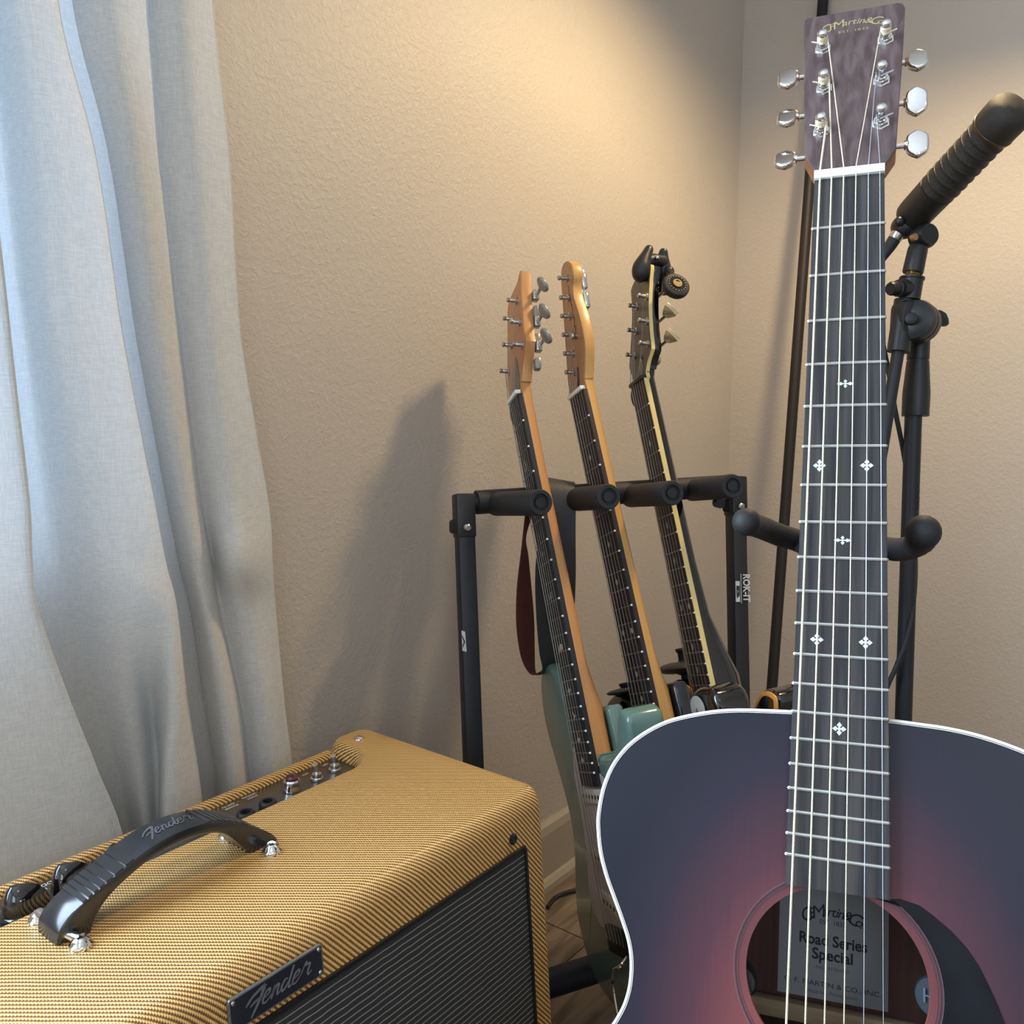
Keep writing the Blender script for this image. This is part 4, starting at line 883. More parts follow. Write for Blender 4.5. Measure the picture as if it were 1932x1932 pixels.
for (x, y) in ((-.0125, -.118), (-.0125, -.079), (-.012, -.046)):
    b = MB(); b.box(H1(x+.048, y+.012, .0185), (.012, .016, .009), M_BTN, rot=R1, bev=.003); b.build('gear_housing', g1)
# inlays of the first guitar: small dancing glyphs
for (fr_, shp) in ((3, 0), (5, 1), (7, 2), (9, 0), (12, 3), (15, 4), (17, 5), (19, 4), (21, 6)):
    y = fm(.648, fr_)+.003; b = MB(); m = mat('ivory_inlay', 'b9ae96', .5)
    def st_(p, w): stroke(b, p, w, w, w, m, lambda x, y_, z: Vector((x-.004, y+y_, .0004)), n=3, z=0)
    if shp == 0: st_([(-.006, -.002), (-.002, .004), (.003, -.001)], .0014); st_([(0, -.010), (0, .0), (.006, -.003)], .0014); st_([(-.004, .005), (.005, .002)], .0014)
    elif shp == 1: st_([(-.003, -.001), (.003, .002)], .0016); st_([(-.004, .004), (.001, .003)], .0013)
    elif shp == 2: st_([(-.005, -.006), (0, 0), (0, .009)], .0014); st_([(.004, -.005), (0, 0)], .0012)
    elif shp == 3: b.prism([(x-.004, y+y_) for x, y_ in ((-.010, .004), (-.004, -.002), (.004, -.003), (.009, .001), (.006, .004), (-.006, .006))], .0003, .0010, m); st_([(-.001, -.012), (-.001, 0)], .0012)
    elif shp == 4: st_([(-.007, .001), (.007, -.001)], .0018); st_([(0, -.010), (0, .005)], .0016); b.prism([(x-.004, y+y_) for x, y_ in ((-.003, -.002), (.003, -.002), (.003, .003), (-.003, .003))], .0003, .0010, m)
    elif shp == 5: b.prism([(x-.004, y+y_) for x, y_ in ((-.005, -.006), (.006, 0), (-.005, .005), (-.002, 0))], .0003, .0010, m)
    else: b.prism([(x-.004, y+y_) for x, y_ in ((-.006, 0), (0, -.004), (.005, 0), (0, .004))], .0003, .0010, m)
    b.build('inlay', g1, smooth=False)
b = MB(); b.lathe(Vector((-.140, .400, .0525)), (0, 0, 1), [(0, .006), (.004, .005), (.010, .008), (.012, .006)], M_BLACK, 14); b.build('strap_button', g1)

# -- black guitar with the long rounded maple headstock
MT = frame(((-0.4808, -0.1406, 0.8655, 1.0003), (-0.7941, -0.3489, -0.4978, 0.6703), (0.3719, -0.9266, 0.0561, 0.8369)))
h2 = [(21, 0), (22.5, -14), (28, -28), (36, -48), (38.5, -66), (36.5, -92), (29, -118), (26.5, -132), (28.5, -142), (35, -153), (34, -168), (24, -179), (10, -181), (0, -172), (-4, -155), (-12, -110), (-20, -66), (-27, -25), (-24, -6), (-21, 0)]
po2 = (((16.9297, -157.5744), (12.9501, -131.0994), (8.5000, -106.8417), (4.6093, -81.8609), (0.7296, -56.9505), (-2.7835, -31.9661)))
po2 = [(x/1000, y/1000) for x, y in po2]
out2 = [(-27, 452), (-32, 440), (-42, 412), (-62, 393), (-90, 388), (-118, 396), (-134, 410), (-142, 440), (-138, 480), (-128, 520), (-124, 550), (-140, 600), (-165, 650), (-162, 705), (-130, 740), (-60, 752), (20, 752), (95, 745), (150, 712), (165, 660), (158, 610), (138, 565), (124, 525), (126, 485), (140, 450), (152, 425), (150, 405), (138, 396), (120, 394), (104, 400), (92, 425), (72, 445), (48, 452), (30, 450)]
g2, W2, H2, bd2 = electric('electric_guitar', 'black electric guitar with round-ended maple headstock, in the middle of the rack', 'e2', MT, .648, (.042, .052), 22, .480, 4, M_FB2, M_MAPLE2, mat('amber_headstock_face', 'a87a4e', .35, coat=.3), h2, po2, out2, M_BLKGLOSS, .0085)
b = MB(); b.prism(mm([(-24, 386), (24, 386), (28, 394), (28, 470), (-28, 470), (-28, 394)]), .0325, .0525, mat('blue_black_lacquer', '141a28', .12, coat=1.0), r=.004, seg=3); b.build('neck_heel_block', bd2, ang=60)
b = MB(); pg2 = [(-29, 450), (-60, 470), (-72, 520), (-90, 600), (-60, 650), (0, 640), (90, 680), (110, 600), (100, 520), (112, 450), (122, 432), (116, 428), (108, 430), (102, 436), (92, 446), (72, 456), (30, 460)]
b.prism(mm(pg2), .0058, .0084, M_PGWHITE, r=.0005, seg=1); b.build('pickguard', g2, ang=30)
b = MB(); b.lathe((.1140, .4160, .0084), (0, 0, -1), [(0, .0150), (.0012, .0150)], M_BLKLINE, 28); b.lathe((.1140, .4160, .0072), (0, 0, -1), [(-.0002, .0144), (.0006, .0142), (.0012, .0130)], mat('grey_plastic_disc', 'a9a79f', .45), 28); dk = b.build('pickguard_tip', g2)
b = MB(); b.lathe((.1140, .4180, .0060), (0, 0, -1), [(0, .0024), (.0008, .0022), (.0012, .001)], M_NICKEL, 12); b.build('screw', dk)
for p in po2: e_post(g2, H2, p)
e_strings(g2, H2, po2, .648, .042, None, [5, 4, 3, 2, 1, 0])
n2 = (H2(0, 0, 1)-H2(0, 0, 0)).normalized(); y2_ = (H2(0, 1, 0)-H2(0, 0, 0)).normalized(); R2 = Matrix((Vector((1, 0, 0)), y2_, n2)).transposed()
for i in range(6):
    x, y = po2[i]; b = MB(); b.box(H2(x+.004, y, .0185), (.014, .020, .008), M_CHROME, rot=R2, bev=.002)
    b.tube([H2(x-.006, y+.004, .019), H2(x-.024, y+.004, .019)], .002, M_CHROME, 10); b.sphere(H2(x-.030, y+.004, .019), .008, M_CHROME, 14, sc=(.55, 1, .6), rot=R2); b.build('tuning_machine', g2)
for (x, y) in ((.0195, -.150), (.0185, -.123)):
    b = MB(); b.box(H2(x, y, .0190), (.020, .022, .0085), M_CHROME, rot=R2, bev=.0025); b.build('gear_cover', g2)
b = MB(); stroke(b, [(-.002, -.006), (.003, -.012), (-.002, -.018), (.004, -.024), (.001, -.032), (.006, -.040), (.002, -.050), (.008, -.058), (.002, -.066), (.010, -.070), (.0, -.078), (.012, -.084)], .0010, .0010, .0016, M_INK, lambda x, y, z: H2(x*.55+.016, -y-.155, -.0004)); b.build('headstock_script', g2, smooth=False)
b = MB(); b.prism(mm([(3, -3), (9, -16), (10, -34), (7, -36), (4, -20), (-4, -3)]), -.0006, .0, M_INK, fr=H2); b.build('truss_rod_slot', g2, smooth=False)
b = MB(); b.lathe(H2(*((17.8545, -74.1567)[0]/1000, (17.8545, -74.1567)[1]/1000, 0)), -n2, [(0, .004), (.003, .0035), (.006, .005), (.008, .004)], M_NICKEL, 12); b.build('string_tree', g2)
for f_ in (3, 5, 7, 9, 15, 17, 19, 21):
    y = fm(.648, f_); b = MB(); b.prism([(.0030*math.cos(2*PI*q/14), y+.0036*math.sin(2*PI*q/14)) for q in range(14)], .0003, .0009, mat('clay_dot_inlay', '9a9080', .5)); b.build('inlay', g2, smooth=False)
for x in (-.012, .012):
    y = fm(.648, 12); b = MB(); b.prism([(x+.0030*math.cos(2*PI*q/14), y+.0036*math.sin(2*PI*q/14)) for q in range(14)], .0003, .0009, MATS['clay_dot_inlay']); b.build('inlay', g2, smooth=False)
b = MB(); b.lathe((-.085, .389, .026), (0, -1, 0), [(0, .007), (.004, .006), (.010, .0095), (.012, .0095), (.013, .006)], M_BLACK, 16); b.build('strap_button', g2)
st2 = MB(); st2.sphere((-.078, .3865, .014), .024, M_LEATHER, 18, sc=(1.0, .17, .8)); st2.build('strap_end', g2)

# -- black guitar with cream binding
MU = frame(((-0.5595, -0.1185, 0.8203, 1.0780), (-0.7610, -0.3186, -0.5651, 0.6242), (0.3283, -0.9405, 0.0881, 0.8513)))
h3 = [(21.5, 2), (21, -9), (27, -22), (36, -31), (39, -38), (33, -64), (29.5, -90), (29, -110), (31.5, -137), (34, -156), (20, -160), (2, -156), (-16, -160), (-34, -152), (-33, -137), (-30, -112), (-31, -85), (-36, -50), (-37, -34), (-28, -20), (-21.5, -8), (-21.5, 2)]
po3 = (((23.5399, -114.7073), (25.6437, -78.3912), (29.4638, -44.6662), (-9.9319, -114.8188), (-11.6510, -79.2466), (-16.1244, -45.0397)))
po3 = [(x/1000, y/1000) for x, y in po3]
out3 = [(-27, 452), (-31, 440), (-42, 416), (-62, 404), (-92, 399), (-118, 406), (-130, 424), (-132, 460), (-122, 510), (-120, 550), (-138, 600), (-165, 655), (-162, 710), (-130, 742), (-60, 752), (20, 752), (95, 745), (150, 712), (168, 660), (160, 610), (138, 565), (124, 525), (126, 485), (142, 455), (158, 436), (160, 422), (148, 415), (132, 415), (116, 424), (98, 438), (72, 450), (48, 453), (30, 450)]
g3, W3, H3, bd3 = electric('electric_guitar', 'black electric guitar with cream bound neck and headstock, rightmost in the rack', 'e3', MU, .628, (.0425, .051), 22, .470, 13, M_FB2, M_BLKGLOSS, mat('brown_headplate', '4a4036', .35), h3, po3, out3, M_BLKGLOSS, .0085, nutm=M_BLACK, headbind=M_CREAM, necksecs=[(-.018, .0215, .0090, .0125, .14), (-.008, .0212, .0075, .0130, .2), (.0, .0213, .0068, .0140), (.1, .0225, .0068, .0150), (.25, .0240, .0068, .0165), (.32, .0245, .0068, .021), (.36, .0250, .0068, .032), (.40, .0255, .0068, .045), (.46, .026, .0068, .045)])
for s_ in (-1, 1):
    b = MB(); vs = []
    for y in (0, .155, .31, .470):
        w = W3(y); vs += [(s_*(w-.0002), y, .0008), (s_*(w+.0012), y, .0008), (s_*(w+.0012), y, .0072), (s_*(w-.0002), y, .0072)]
    b.add(vs, [(j*4+i, j*4+(i+1) % 4, (j+1)*4+(i+1) % 4, (j+1)*4+i) for j in range(3) for i in range(4)] + [(0, 1, 2, 3), (12, 13, 14, 15)], M_CREAM); b.build('neck_binding', g3, smooth=False)
ol3 = [Vector(p) for p in catmull(mm(out3), 5, closed=True)]
k3 = len(ol3); a3 = ol3; 
pA, pB = offp(ol3, .0018), offp(ol3, .0065)
b = MB(); vs = [Vector((p.x, p.y, z)) for pp, z in ((pA, .0135), (pA, .0095), (pB, .0082), (pB, .0120)) for p in pp]
b.add(vs, [(j*k3+i, j*k3+(i+1) % k3, ((j+1) % 4)*k3+(i+1) % k3, ((j+1) % 4)*k3+i) for j in range(4) for i in range(k3)], mat('amber_binding', 'e0a04c', .3)); b.build('body_binding', g3, ang=50)
for p in po3: e_post(g3, H3, p)
e_strings(g3, H3, po3, .628, .042, None, [5, 4, 3, 2, 1, 0])
n3 = (H3(0, 0, 1)-H3(0, 0, 0)).normalized(); y3_ = (H3(0, 1, 0)-H3(0, 0, 0)).normalized(); R3 = Matrix((Vector((1, 0, 0)), y3_, n3)).transposed()
M_IVK = mat('warm_nickel_button', 'cfc4a4', .22, .7)
for (x, y) in ((.027, -.122), (.031, -.084), (.035, -.047)):
    b = MB(); b.tube([H3(x-.012, y, .020), H3(x+.008, y, .020)], .002, M_NICKEL, 10); s_ = b.build('tuner_shaft', g3)
    c = H3(x+.014, y-.002, .021); po = [(-.010, -.003), (-.005, -.006), (.007, -.0100), (.012, -.0100), (.0132, 0), (.012, .0100), (.007, .0100), (-.005, .006), (-.010, .003)]
    b = MB(); b.prism(po, -.003, .003, M_IVK, fr=lambda a, b_, c_: c + (R3 @ Matrix.Rotation(.9, 3, 'X')) @ Vector((a, b_, c_)), r=.001, seg=2); b.build('tuner_button', s_)
    b = MB(); b.lathe(H3(x-.019, y+.017, .0145), n3, [(0, .0085), (.004, .0085), (.007, .006), (.0078, .002)], M_NICKEL, 16); b.build('gear_housing', g3)
b = MB(); b.prism(mm([(3, -4), (12, -4), (13, -20), (10, -34), (6, -40), (2, -34), (0, -18)]), -.0012, -.0001, M_BLKGLOSS, fr=H3); b.build('truss_rod_cover', g3, smooth=False)
for f_ in (3, 5, 7, 9, 15, 17, 19):
    y = fm(.628, f_); b = MB(); b.prism([(.0026*math.cos(2*PI*q/12), y+.0045*math.sin(2*PI*q/12)) for q in range(12)], .0003, .0009, MATS['clay_dot_inlay']); b.build('inlay', g3, smooth=False)
for x in (-.008, .014):
    y = fm(.628, 12); b = MB(); b.prism([(x+.0026*math.cos(2*PI*q/12), y+.0040*math.sin(2*PI*q/12)) for q in range(12)], .0003, .0009, MATS['clay_dot_inlay']); b.build('inlay', g3, smooth=False)
b = MB(); b.lathe((-.090, .401, .026), (0, -1, 0), [(0, .0075), (.006, .0065), (.009, .0120), (.016, .0140), (.022, .0140), (.026, .006), (.036, .0052), (.040, .0075), (.043, .0070)], M_BLACK, 18); b.build('strap_lock', g3)
b = MB(); b.sphere((-.092, .3835, .014), .040, M_LEATHER, 20, sc=(1.0, .20, .5)); b.build('strap_end', g3)

# clip-on tuner on the headstock of the bound guitar
ct_ = thing('clip_on_tuner', 'black clip-on tuner with round display clamped on the rightmost rack guitar headstock', 'tuner', MU)
MUi = MU.inverted(); tl = lambda p: MUi @ Vector(p)
b = MB(); p_ = catmull([tl(p) for p in ((1.1076, 0.6352, 0.9872), (1.1061, 0.6371, 1.0005), (1.1087, 0.6365, 1.0118), (1.1150, 0.6346, 1.0241), (1.1230, 0.6337, 1.0354))], 5); b.tube(p_, [.006, .0085, .0105, .0120, .0128, .013, .013, .0128, .0125, .012, .0112, .0104, .0096, .0088, .008, .0074, .007, .0066, .0062, .005, .003], M_BLACK, 16); b.build('clamp_jaw', ct_)
b = MB(); p_ = catmull([tl(p) for p in ((1.1501, 0.6264, 0.9728), (1.1533, 0.6270, 0.9917), (1.1526, 0.6288, 1.0090), (1.1522, 0.6298, 1.0247), (1.1525, 0.6286, 1.0353))], 5); b.tube(p_, [.005, .008, .0095, .0105, .011, .011, .011, .011, .011, .0108, .0104, .010, .0094, .0088, .008, .0074, .007, .0064, .0058, .0048, .003], M_BLACK, 16); b.build('clamp_jaw', ct_)
b = MB(); b.tube([tl(p) for p in ((1.1166, 0.6369, 1.0147), (1.1304, 0.6316, 1.0184), (1.1490, 0.6287, 1.0172))], [.009, .0085, .009], M_BLACK, 14); b.sphere(tl((1.1234, 0.6229, 1.0199)), .0030, M_CHROME, 12); b.build('hinge', ct_)
tc_ = Vector((1.1100, 0.5860, 0.9802)); tcl = MU.inverted() @ tc_
jp = tl((1.1428, 0.6151, 1.0029))
b = MB(); b.sphere(jp, .0075, M_BLACK, 14); b.tube([jp, jp.lerp(tcl, .5), tcl], [.005, .006, .007], M_BLACK, 12); b.build('ball_joint', ct_)
axd = (MU.to_3x3().inverted() @ (-(fwd)*.80 + Vector((0, 0, 1))*.45 + rgt*.25)).normalized()
b = MB(); b.lathe(tcl-axd*.005, axd, [(-.006, .011), (-.003, .0170), (0, .0186), (.004, .0190), (.007, .0182), (.0085, .0150)], M_BLACK, 28)
ds_ = b.build('display_housing', ct_)
b = MB(); b.lathe(tcl-axd*.005, axd, [(.0084, .0135), (.0088, .0135)], mat('tuner_face', '121214', .7, spec=.15), 28)
uu = axd.cross(Vector((0, 1, 0))).normalized(); ww = axd.cross(uu)
for q in range(18):
    a = 2*PI*q/18; c = tcl + axd*.0039 + (uu*math.cos(a)+ww*math.sin(a))*.0118; b.box(c, (.0014, .0014, .0006), M_INKG, rot=Matrix((uu, ww, axd)).transposed())
b.build('display_face', ds_, smooth=False)
b = MB(); b.lathe(tcl+axd*.004, axd, [(0, .0065), (.001, .0065), (.0012, .0045)], mat('gold_ring', '8a7444', .6, .1), 20); b.build('centre_ring', ds_)
# small round pads parked behind two of the nuts
for (MM, nm, lab) in ((MS, 'capo', 'small round black capo clipped behind the nut of the leftmost rack guitar'), (MU, 'capo', 'small round black capo clipped behind the nut of the rightmost rack guitar')):
    cp_ = thing(nm, lab, 'capo', MM, 'capos parked behind the nuts')
    b = MB(); b.prism([(-.0214, .001)] + [(-.0214-.0098*math.sin(PI*q/14), .0135-.0130*math.cos(PI*q/14)) for q in range(15)] + [(-.0214, .027)], .0012, .0065, M_RUBBER, r=.0015, seg=2); b.build('capo_pad', cp_)
# ================================================================= RACK
rack = thing('guitar_rack', 'black folding guitar rack with foam padded rails holding three electric guitars', 'rack')
RA, RB = Vector((0.8511, 0.7291, 0.7049)), Vector((1.1826, 0.5212, 0.7115))
ax_ = (RB-RA).normalized(); out_ = Vector((-ax_.y, ax_.x, 0)); out_ = -out_ if out_.dot(fh) > 0 else out_; out_.normalize()
b = MB(); b.tube([RA, RB], .0105, M_BLUEBLACK, 16); b.build('top_rail', rack)
b = MB(); b.tube([RA+ax_*.010, RB-ax_*.012], .0150, M_RUBBER, 22); b.build('rail_foam', rack)
for (s0, s1, d0) in (((938, 951), (1022, 948), .140), ((1070, 944), (1150, 937), .140), ((1192, 936), (1270, 930), .14), ((1305, 921), (1384, 917), .14)): pass
PR = [(Vector((0.8796, 0.7081, 0.7022)), Vector((0.8142, 0.5909, 0.7213))), (Vector((0.9514, 0.6333, 0.7068)), Vector((0.8869, 0.5474, 0.7238))), (Vector((1.0405, 0.6085, 0.7036)), Vector((0.9590, 0.5040, 0.7242))), (Vector((1.1230, 0.5606, 0.7070)), Vector((1.0365, 0.4629, 0.7281)))]
for a, c in PR:
    d = (c-a).normalized(); L_ = (c-a).length
    b = MB(); b.lathe(a, d, [(0, .0148), (.004, .0150), (L_-.003, .0150), (L_, .0138), (L_, .0100), (L_-.004, .0092), (L_-.004, .0065), (L_-.002, .0060)], M_RUBBER, 26); b.build('divider_pad', rack)
def sqtube(b, p0, p1, w, m, u=None):
    p0, p1 = Vector(p0), Vector(p1); t = (p1-p0).normalized(); u = (ax_-t*ax_.dot(t)).normalized() if u is None else u; v = t.cross(u); L_ = (p1-p0).length
    b.box((p0+p1)/2, (w, w, L_), m, rot=Matrix((u, v, t)).transposed(), bev=.002)
LF = Vector((0.7548, 0.6272, 0.1476)); LF.z = .03; RF = Vector((1.0743, 0.4462, 0.2144))
RF = RF + (RF-RB)*((RF.z-.03)/(RB.z-RF.z)) if RF.z > .05 else RF
RF.z = .03
LT = Vector((0.8464, 0.7336, 0.7123)); RT = Vector((1.1812, 0.5248, 0.7188))
for (t_, f_) in ((LT, LF), (RT, RF)):
    b = MB(); sqtube(b, f_, t_, .0215, M_BLUEBLACK); up_ = b.build('upright', rack, ang=30)
    d = (f_-t_).normalized(); b = MB(); sqtube(b, t_-d*.004, t_+d*.050, .0240, M_BLACK); b.box(t_+d*.036-ax_*.010, (.012, .018, .018), M_BLACK, bev=.004); br_ = b.build('corner_bracket', rack)
    b = MB(); b.lathe(t_+d*.036+out_*.0135, out_, [(0, .0055), (.0015, .005), (.003, .003)], M_NICKEL, 12); b.build('bolt', br_)
b = MB(); b.lathe(Vector((1.1369, 0.5307, 0.6912)), out_, [(0, .007), (.010, .007)], M_BLACK, 12); b.build('hinge_knob', rack)
# floor frame: rear padded bar, front padded bar, two side tubes
back0 = Vector((0.9073, 0.6380, 0.0600)); back1 = Vector((0.9716, 0.6055, 0.0600)); bd_ = (back1-back0).normalized()
B0, B1 = LF + Vector((0, 0, .03)), LF + Vector((0, 0, .03)) + bd_*.40
B0 = back0 - bd_*.085; B1 = back0 + bd_*.33
b = MB(); b.tube([B0, B1], .0185, mat('navy_foam', '1b2030', .55), 22); b.build('floor_bar_pad', rack)
fo = out_*.235; F0, F1 = B0+fo+Vector((0, 0, .030)), B1+fo+Vector((0, 0, .030))
b = MB(); b.tube([F0, F1], .0170, MATS['navy_foam'], 22); b.build('floor_bar_pad', rack)
for (q0, q1) in ((LF, F0), (RF, F1)):
    e_ = q1 + out_*.02; e_.z = .012; s_ = q0 - out_*.05; s_.z = .012
    b = MB(); b.tube([s_, Vector((q0.x, q0.y, .018)), e_], .011, M_BLUEBLACK, 12); b.tube([Vector((q1.x, q1.y, .014)), q1], .010, M_BLUEBLACK, 12); b.build('side_foot', rack)
# printed marks on the uprights
def upfr(pos, t_, f_, w=.0245):
    d = (f_-t_).normalized(); u = (ax_-d*ax_.dot(d)).normalized(); v = d.cross(u); v = v if v.dot(fwd) < 0 else -v
    o = t_ + d*pos + v*(w/2+.0003)
    return lambda x, y, z: o + u*x + d*y + v*z      # x across to the right, y down
fr_ = upfr(.150, RT, RF)
b = MB(); text_mb(b, 'ROK-IT', .0150, M_INKL, lambda x, y, z: fr_(.0062 + y, x, 0), sx=.78, bold=.0004); b.build('brand_lettering', rack, smooth=False)
b = MB(); b.add([fr_(x, y, .0) for x, y in ((-.0030, -.019), (-.0008, -.019), (-.0008, .021), (-.0030, .021))], [(0, 1, 2, 3)], M_INKG); b.build('brand_stripe', rack, smooth=False)
b = MB(); b.add([fr_(x, y, .0) for x, y in ((-.0106, -.009), (-.0040, -.009), (-.0040, .019), (-.0106, .019))], [(0, 1, 2, 3)], M_INKL); text_mb(b, 'B', .0105, M_INK, lambda x, y, z: fr_(-.0073 + y*.62, .005+x, .0003), bold=.0006, width=.017); b.build('brand_emblem', rack, smooth=False)
dL = (LF-LT).normalized(); uL = (ax_-dL*ax_.dot(dL)).normalized(); vL = dL.cross(uL); vL = vL if vL.dot(fwd) < 0 else -vL
pL = LT + dL*.176
b = MB(); lf = lambda x, y, z: pL + uL*x + dL*y + vL*(.0127+z)
b.add([lf(-.0124, -.013, 0), lf(-.0078, -.011, 0), lf(-.0068, .0135, 0), lf(-.0122, .0115, 0)], [(0, 1, 2, 3)], M_INKL)
b.add([lf(-.0122, -.008, .0003), lf(-.0082, .001, .0003), lf(-.0118, .009, .0003), lf(-.0118, .006, .0003), lf(-.0100, .001, .0003), lf(-.0122, -.005, .0003)], [(0, 1, 2, 3, 4, 5)], M_INK)
b.build('sticker', rack, smooth=False)

# ================================================================= STRAP over the rail
def ribbon(b, e0, e1, m0, m1, th=.0018, n=8):
    A = catmull(e0, n); B = catmull(e1, n); k_ = len(A); vs0 = []; vs1 = []
    for i in range(k_):
        t = (A[min(i+1, k_-1)]-A[max(i-1, 0)]).normalized(); nn = t.cross((B[i]-A[i]).normalized()).normalized()*th/2
        vs0 += [A[i]+nn, B[i]+nn]; vs1 += [A[i]-nn, B[i]-nn]
    b.add(vs0, [(2*i, 2*i+1, 2*i+3, 2*i+2) for i in range(k_-1)], m0); b.add(vs1, [(2*i, 2*i+1, 2*i+3, 2*i+2) for i in range(k_-1)], m1)
    vs = vs0+vs1; o = 2*k_
    b.add(vs, [(2*i, 2*i+2, o+2*i+2, o+2*i) for i in range(k_-1)] + [(2*i+1, 2*i+3, o+2*i+3, o+2*i+1) for i in range(k_-1)], m0)
b = MB()
eL = ((0.9745, 0.7098, 0.7030), (0.9618, 0.6904, 0.7255), (0.9426, 0.6750, 0.7303), (0.9256, 0.6643, 0.7117), (0.9173, 0.6679, 0.6683), (0.9156, 0.6731, 0.6131), (0.9219, 0.6758, 0.5557), (0.9267, 0.6739, 0.5053), (0.9306, 0.6715, 0.4818), (0.9339, 0.6816, 0.4731))
eR = ((1.0040, 0.6854, 0.6911), (0.9920, 0.6655, 0.7154), (0.9678, 0.6494, 0.7244), (0.9515, 0.6366, 0.7078), (0.9485, 0.6341, 0.6608), (0.9545, 0.6374, 0.6043), (0.9635, 0.6461, 0.5518), (0.9652, 0.6568, 0.5028), (0.9575, 0.6683, 0.4755), (0.9446, 0.6833, 0.4692))
ribbon(b, eL, eR, M_LEATHER, M_SUEDE)
fL = ((0.9338, 0.6815, 0.4724), (0.9313, 0.6928, 0.4715), (0.9230, 0.7006, 0.4939), (0.9164, 0.7035, 0.5381), (0.9147, 0.7014, 0.5885), (0.9158, 0.6954, 0.6380), (0.9148, 0.6896, 0.6767), (0.9129, 0.6849, 0.7012))
fR = ((0.9446, 0.6832, 0.4685), (0.9513, 0.6987, 0.4665), (0.9536, 0.7023, 0.4933), (0.9503, 0.7010, 0.5384), (0.9453, 0.7018, 0.5827), (0.9397, 0.7030, 0.6264), (0.9294, 0.6989, 0.6565), (0.9294, 0.6837, 0.6961))
ribbon(b, fL, fR, M_SUEDE, M_SUEDE)
tag(b.build('guitar_strap', ang=60, fixn=False), 'dark leather guitar strap with oxblood inside, looped over the rack rail', 'strap')

# ================================================================= FLOOR LAMP
lamp = thing('floor_lamp', 'slim dark metal floor lamp pole in the corner behind the acoustic guitar', 'lamp')
P0, P1_ = Vector((1.8597, 0.6811, 1.5817)), Vector((1.6052, 0.6240, 0.2658))
dv = (P0-P1_).normalized(); Pb = P1_ - dv*(P1_.z/dv.z); Pt = P0 + dv*.14
SH = Vector((1.33, .32, 1.600))
b = MB(); b.tube([Pb+Vector((0, 0, .02)), Pt], .0100, M_LAMP, 16); b.build('pole', lamp)
b = MB(); b.tube(catmull([Pt, Pt+dv*.08, (Pt+SH)/2+Vector((0, 0, .16)), SH+Vector((0, 0, .13)), SH+Vector((0, 0, .085))], 8), .0055, M_LAMP, 12); b.build('gooseneck', lamp)
b = MB(); b.lathe(Vector((Pb.x, Pb.y, 0)), (0, 0, 1), [(0, .11), (.012, .11), (.02, .10), (.024, .02), (.04, .010)], M_LAMP, 32); b.build('lamp_base', lamp)
b = MB(); n_ = 32; vs = []
for (r, z, m_) in ((.022, .085, 0), (.030, .075, 0), (.066, .050, 0), (.106, .000, 0), (.122, -.038, 0)):
    for q in range(n_): vs.append(SH+Matrix.Rotation(math.radians(12), 3, 'Y') @ Vector((r*math.cos(2*PI*q/n_), r*math.sin(2*PI*q/n_), z)))
b.add(vs, [(j*n_+i, j*n_+(i+1) % n_, (j+1)*n_+(i+1) % n_, (j+1)*n_+i) for j in range(4) for i in range(n_)] + [tuple(range(n_))], M_LAMP)
vs2 = [SH+(v-SH)*.975+Vector((0, 0, -.002)) for v in vs]
b.add(vs2, [(j*n_+i, j*n_+(i+1) % n_, (j+1)*n_+(i+1) % n_, (j+1)*n_+i) for j in range(4) for i in range(n_)] + [tuple(range(n_))], M_SHADEIN)
b.build('lamp_shade', lamp, fixn=False)
pl_ = bpy.data.lights.new('lamp_bulb_light', 'POINT'); pl_.energy = 24.0; pl_.color = (1.0, .75, .41); pl_.shadow_soft_size = .040
po_ = bpy.data.objects.new('lamp_bulb_light', pl_); COL.objects.link(po_); po_.location = SH

# ================================================================= MICROPHONE AND STAND
ms = thing('microphone_stand', 'black boom microphone stand right of the acoustic guitar neck', 'stand')
D = 1.2
b = MB(); pol = [Vector((1.2796, 0.3219, 0.8261)), Vector((1.2623, 0.3119, 0.6591)), Vector((1.2425, 0.3009, 0.4403))]
dd = (pol[2]-pol[0]).normalized(); pbt = pol[2] + dd*((pol[2].z-.03)/abs(dd.z))
b.tube([pol[0], pbt], .0108, M_BLUEBLACK, 20); b.build('pole', ms)
b = MB(); a, c = Vector((1.2798, 0.3176, 0.8095)), Vector((1.2886, 0.3238, 0.9158)); d = (c-a).normalized(); L_ = (c-a).length
a = Vector((1.2788, 0.3187, 0.8088)); d = (Vector((1.2910, 0.3236, 0.9145))-a).normalized()
b.lathe(a, d, [(0, .0168), (.002, .0170), (.030, .0172), (.048, .0158), (.072, .0140), (.0722, .0132), (.074, .0132), (.0745, .0140), (.115, .0138)], M_BLACK, 24); b.build('height_clutch', ms)
# boom clamp
cc_ = Vector((1.2780, 0.3256, 0.9352)); side = (rgt*.93+fwd*.30).normalized(); near = (-fwd*.93+rgt*.30).normalized()
b = MB(); b.lathe(Vector((1.2382, 0.3186, 0.9323)), side*.82-near*.57, [(-.004, .010), (-.002, .018), (.001, .0245), (.008, .0262), (.014, .0262), (.0155, .0245), (.0175, .0245), (.019, .0262), (.034, .0262), (.041, .019)], M_BLACK, 32)
upz = Vector((0, 0, 1)); b.box(Vector((1.2478, 0.3306, 0.9312)), (.030, .030, .048), M_BLACK, rot=Matrix((side, near*-1, upz)).transposed(), bev=.008); jt = b.build('boom_clamp', ms)
b = MB(); b.lathe(Vector((1.2258, 0.3180, 0.9323)), near*.8-side*.6, [(-.006, .0075), (.003, .0075), (.004, .006)], M_BLUEBLACK, 16); b.build('clamp_rivet', jt)
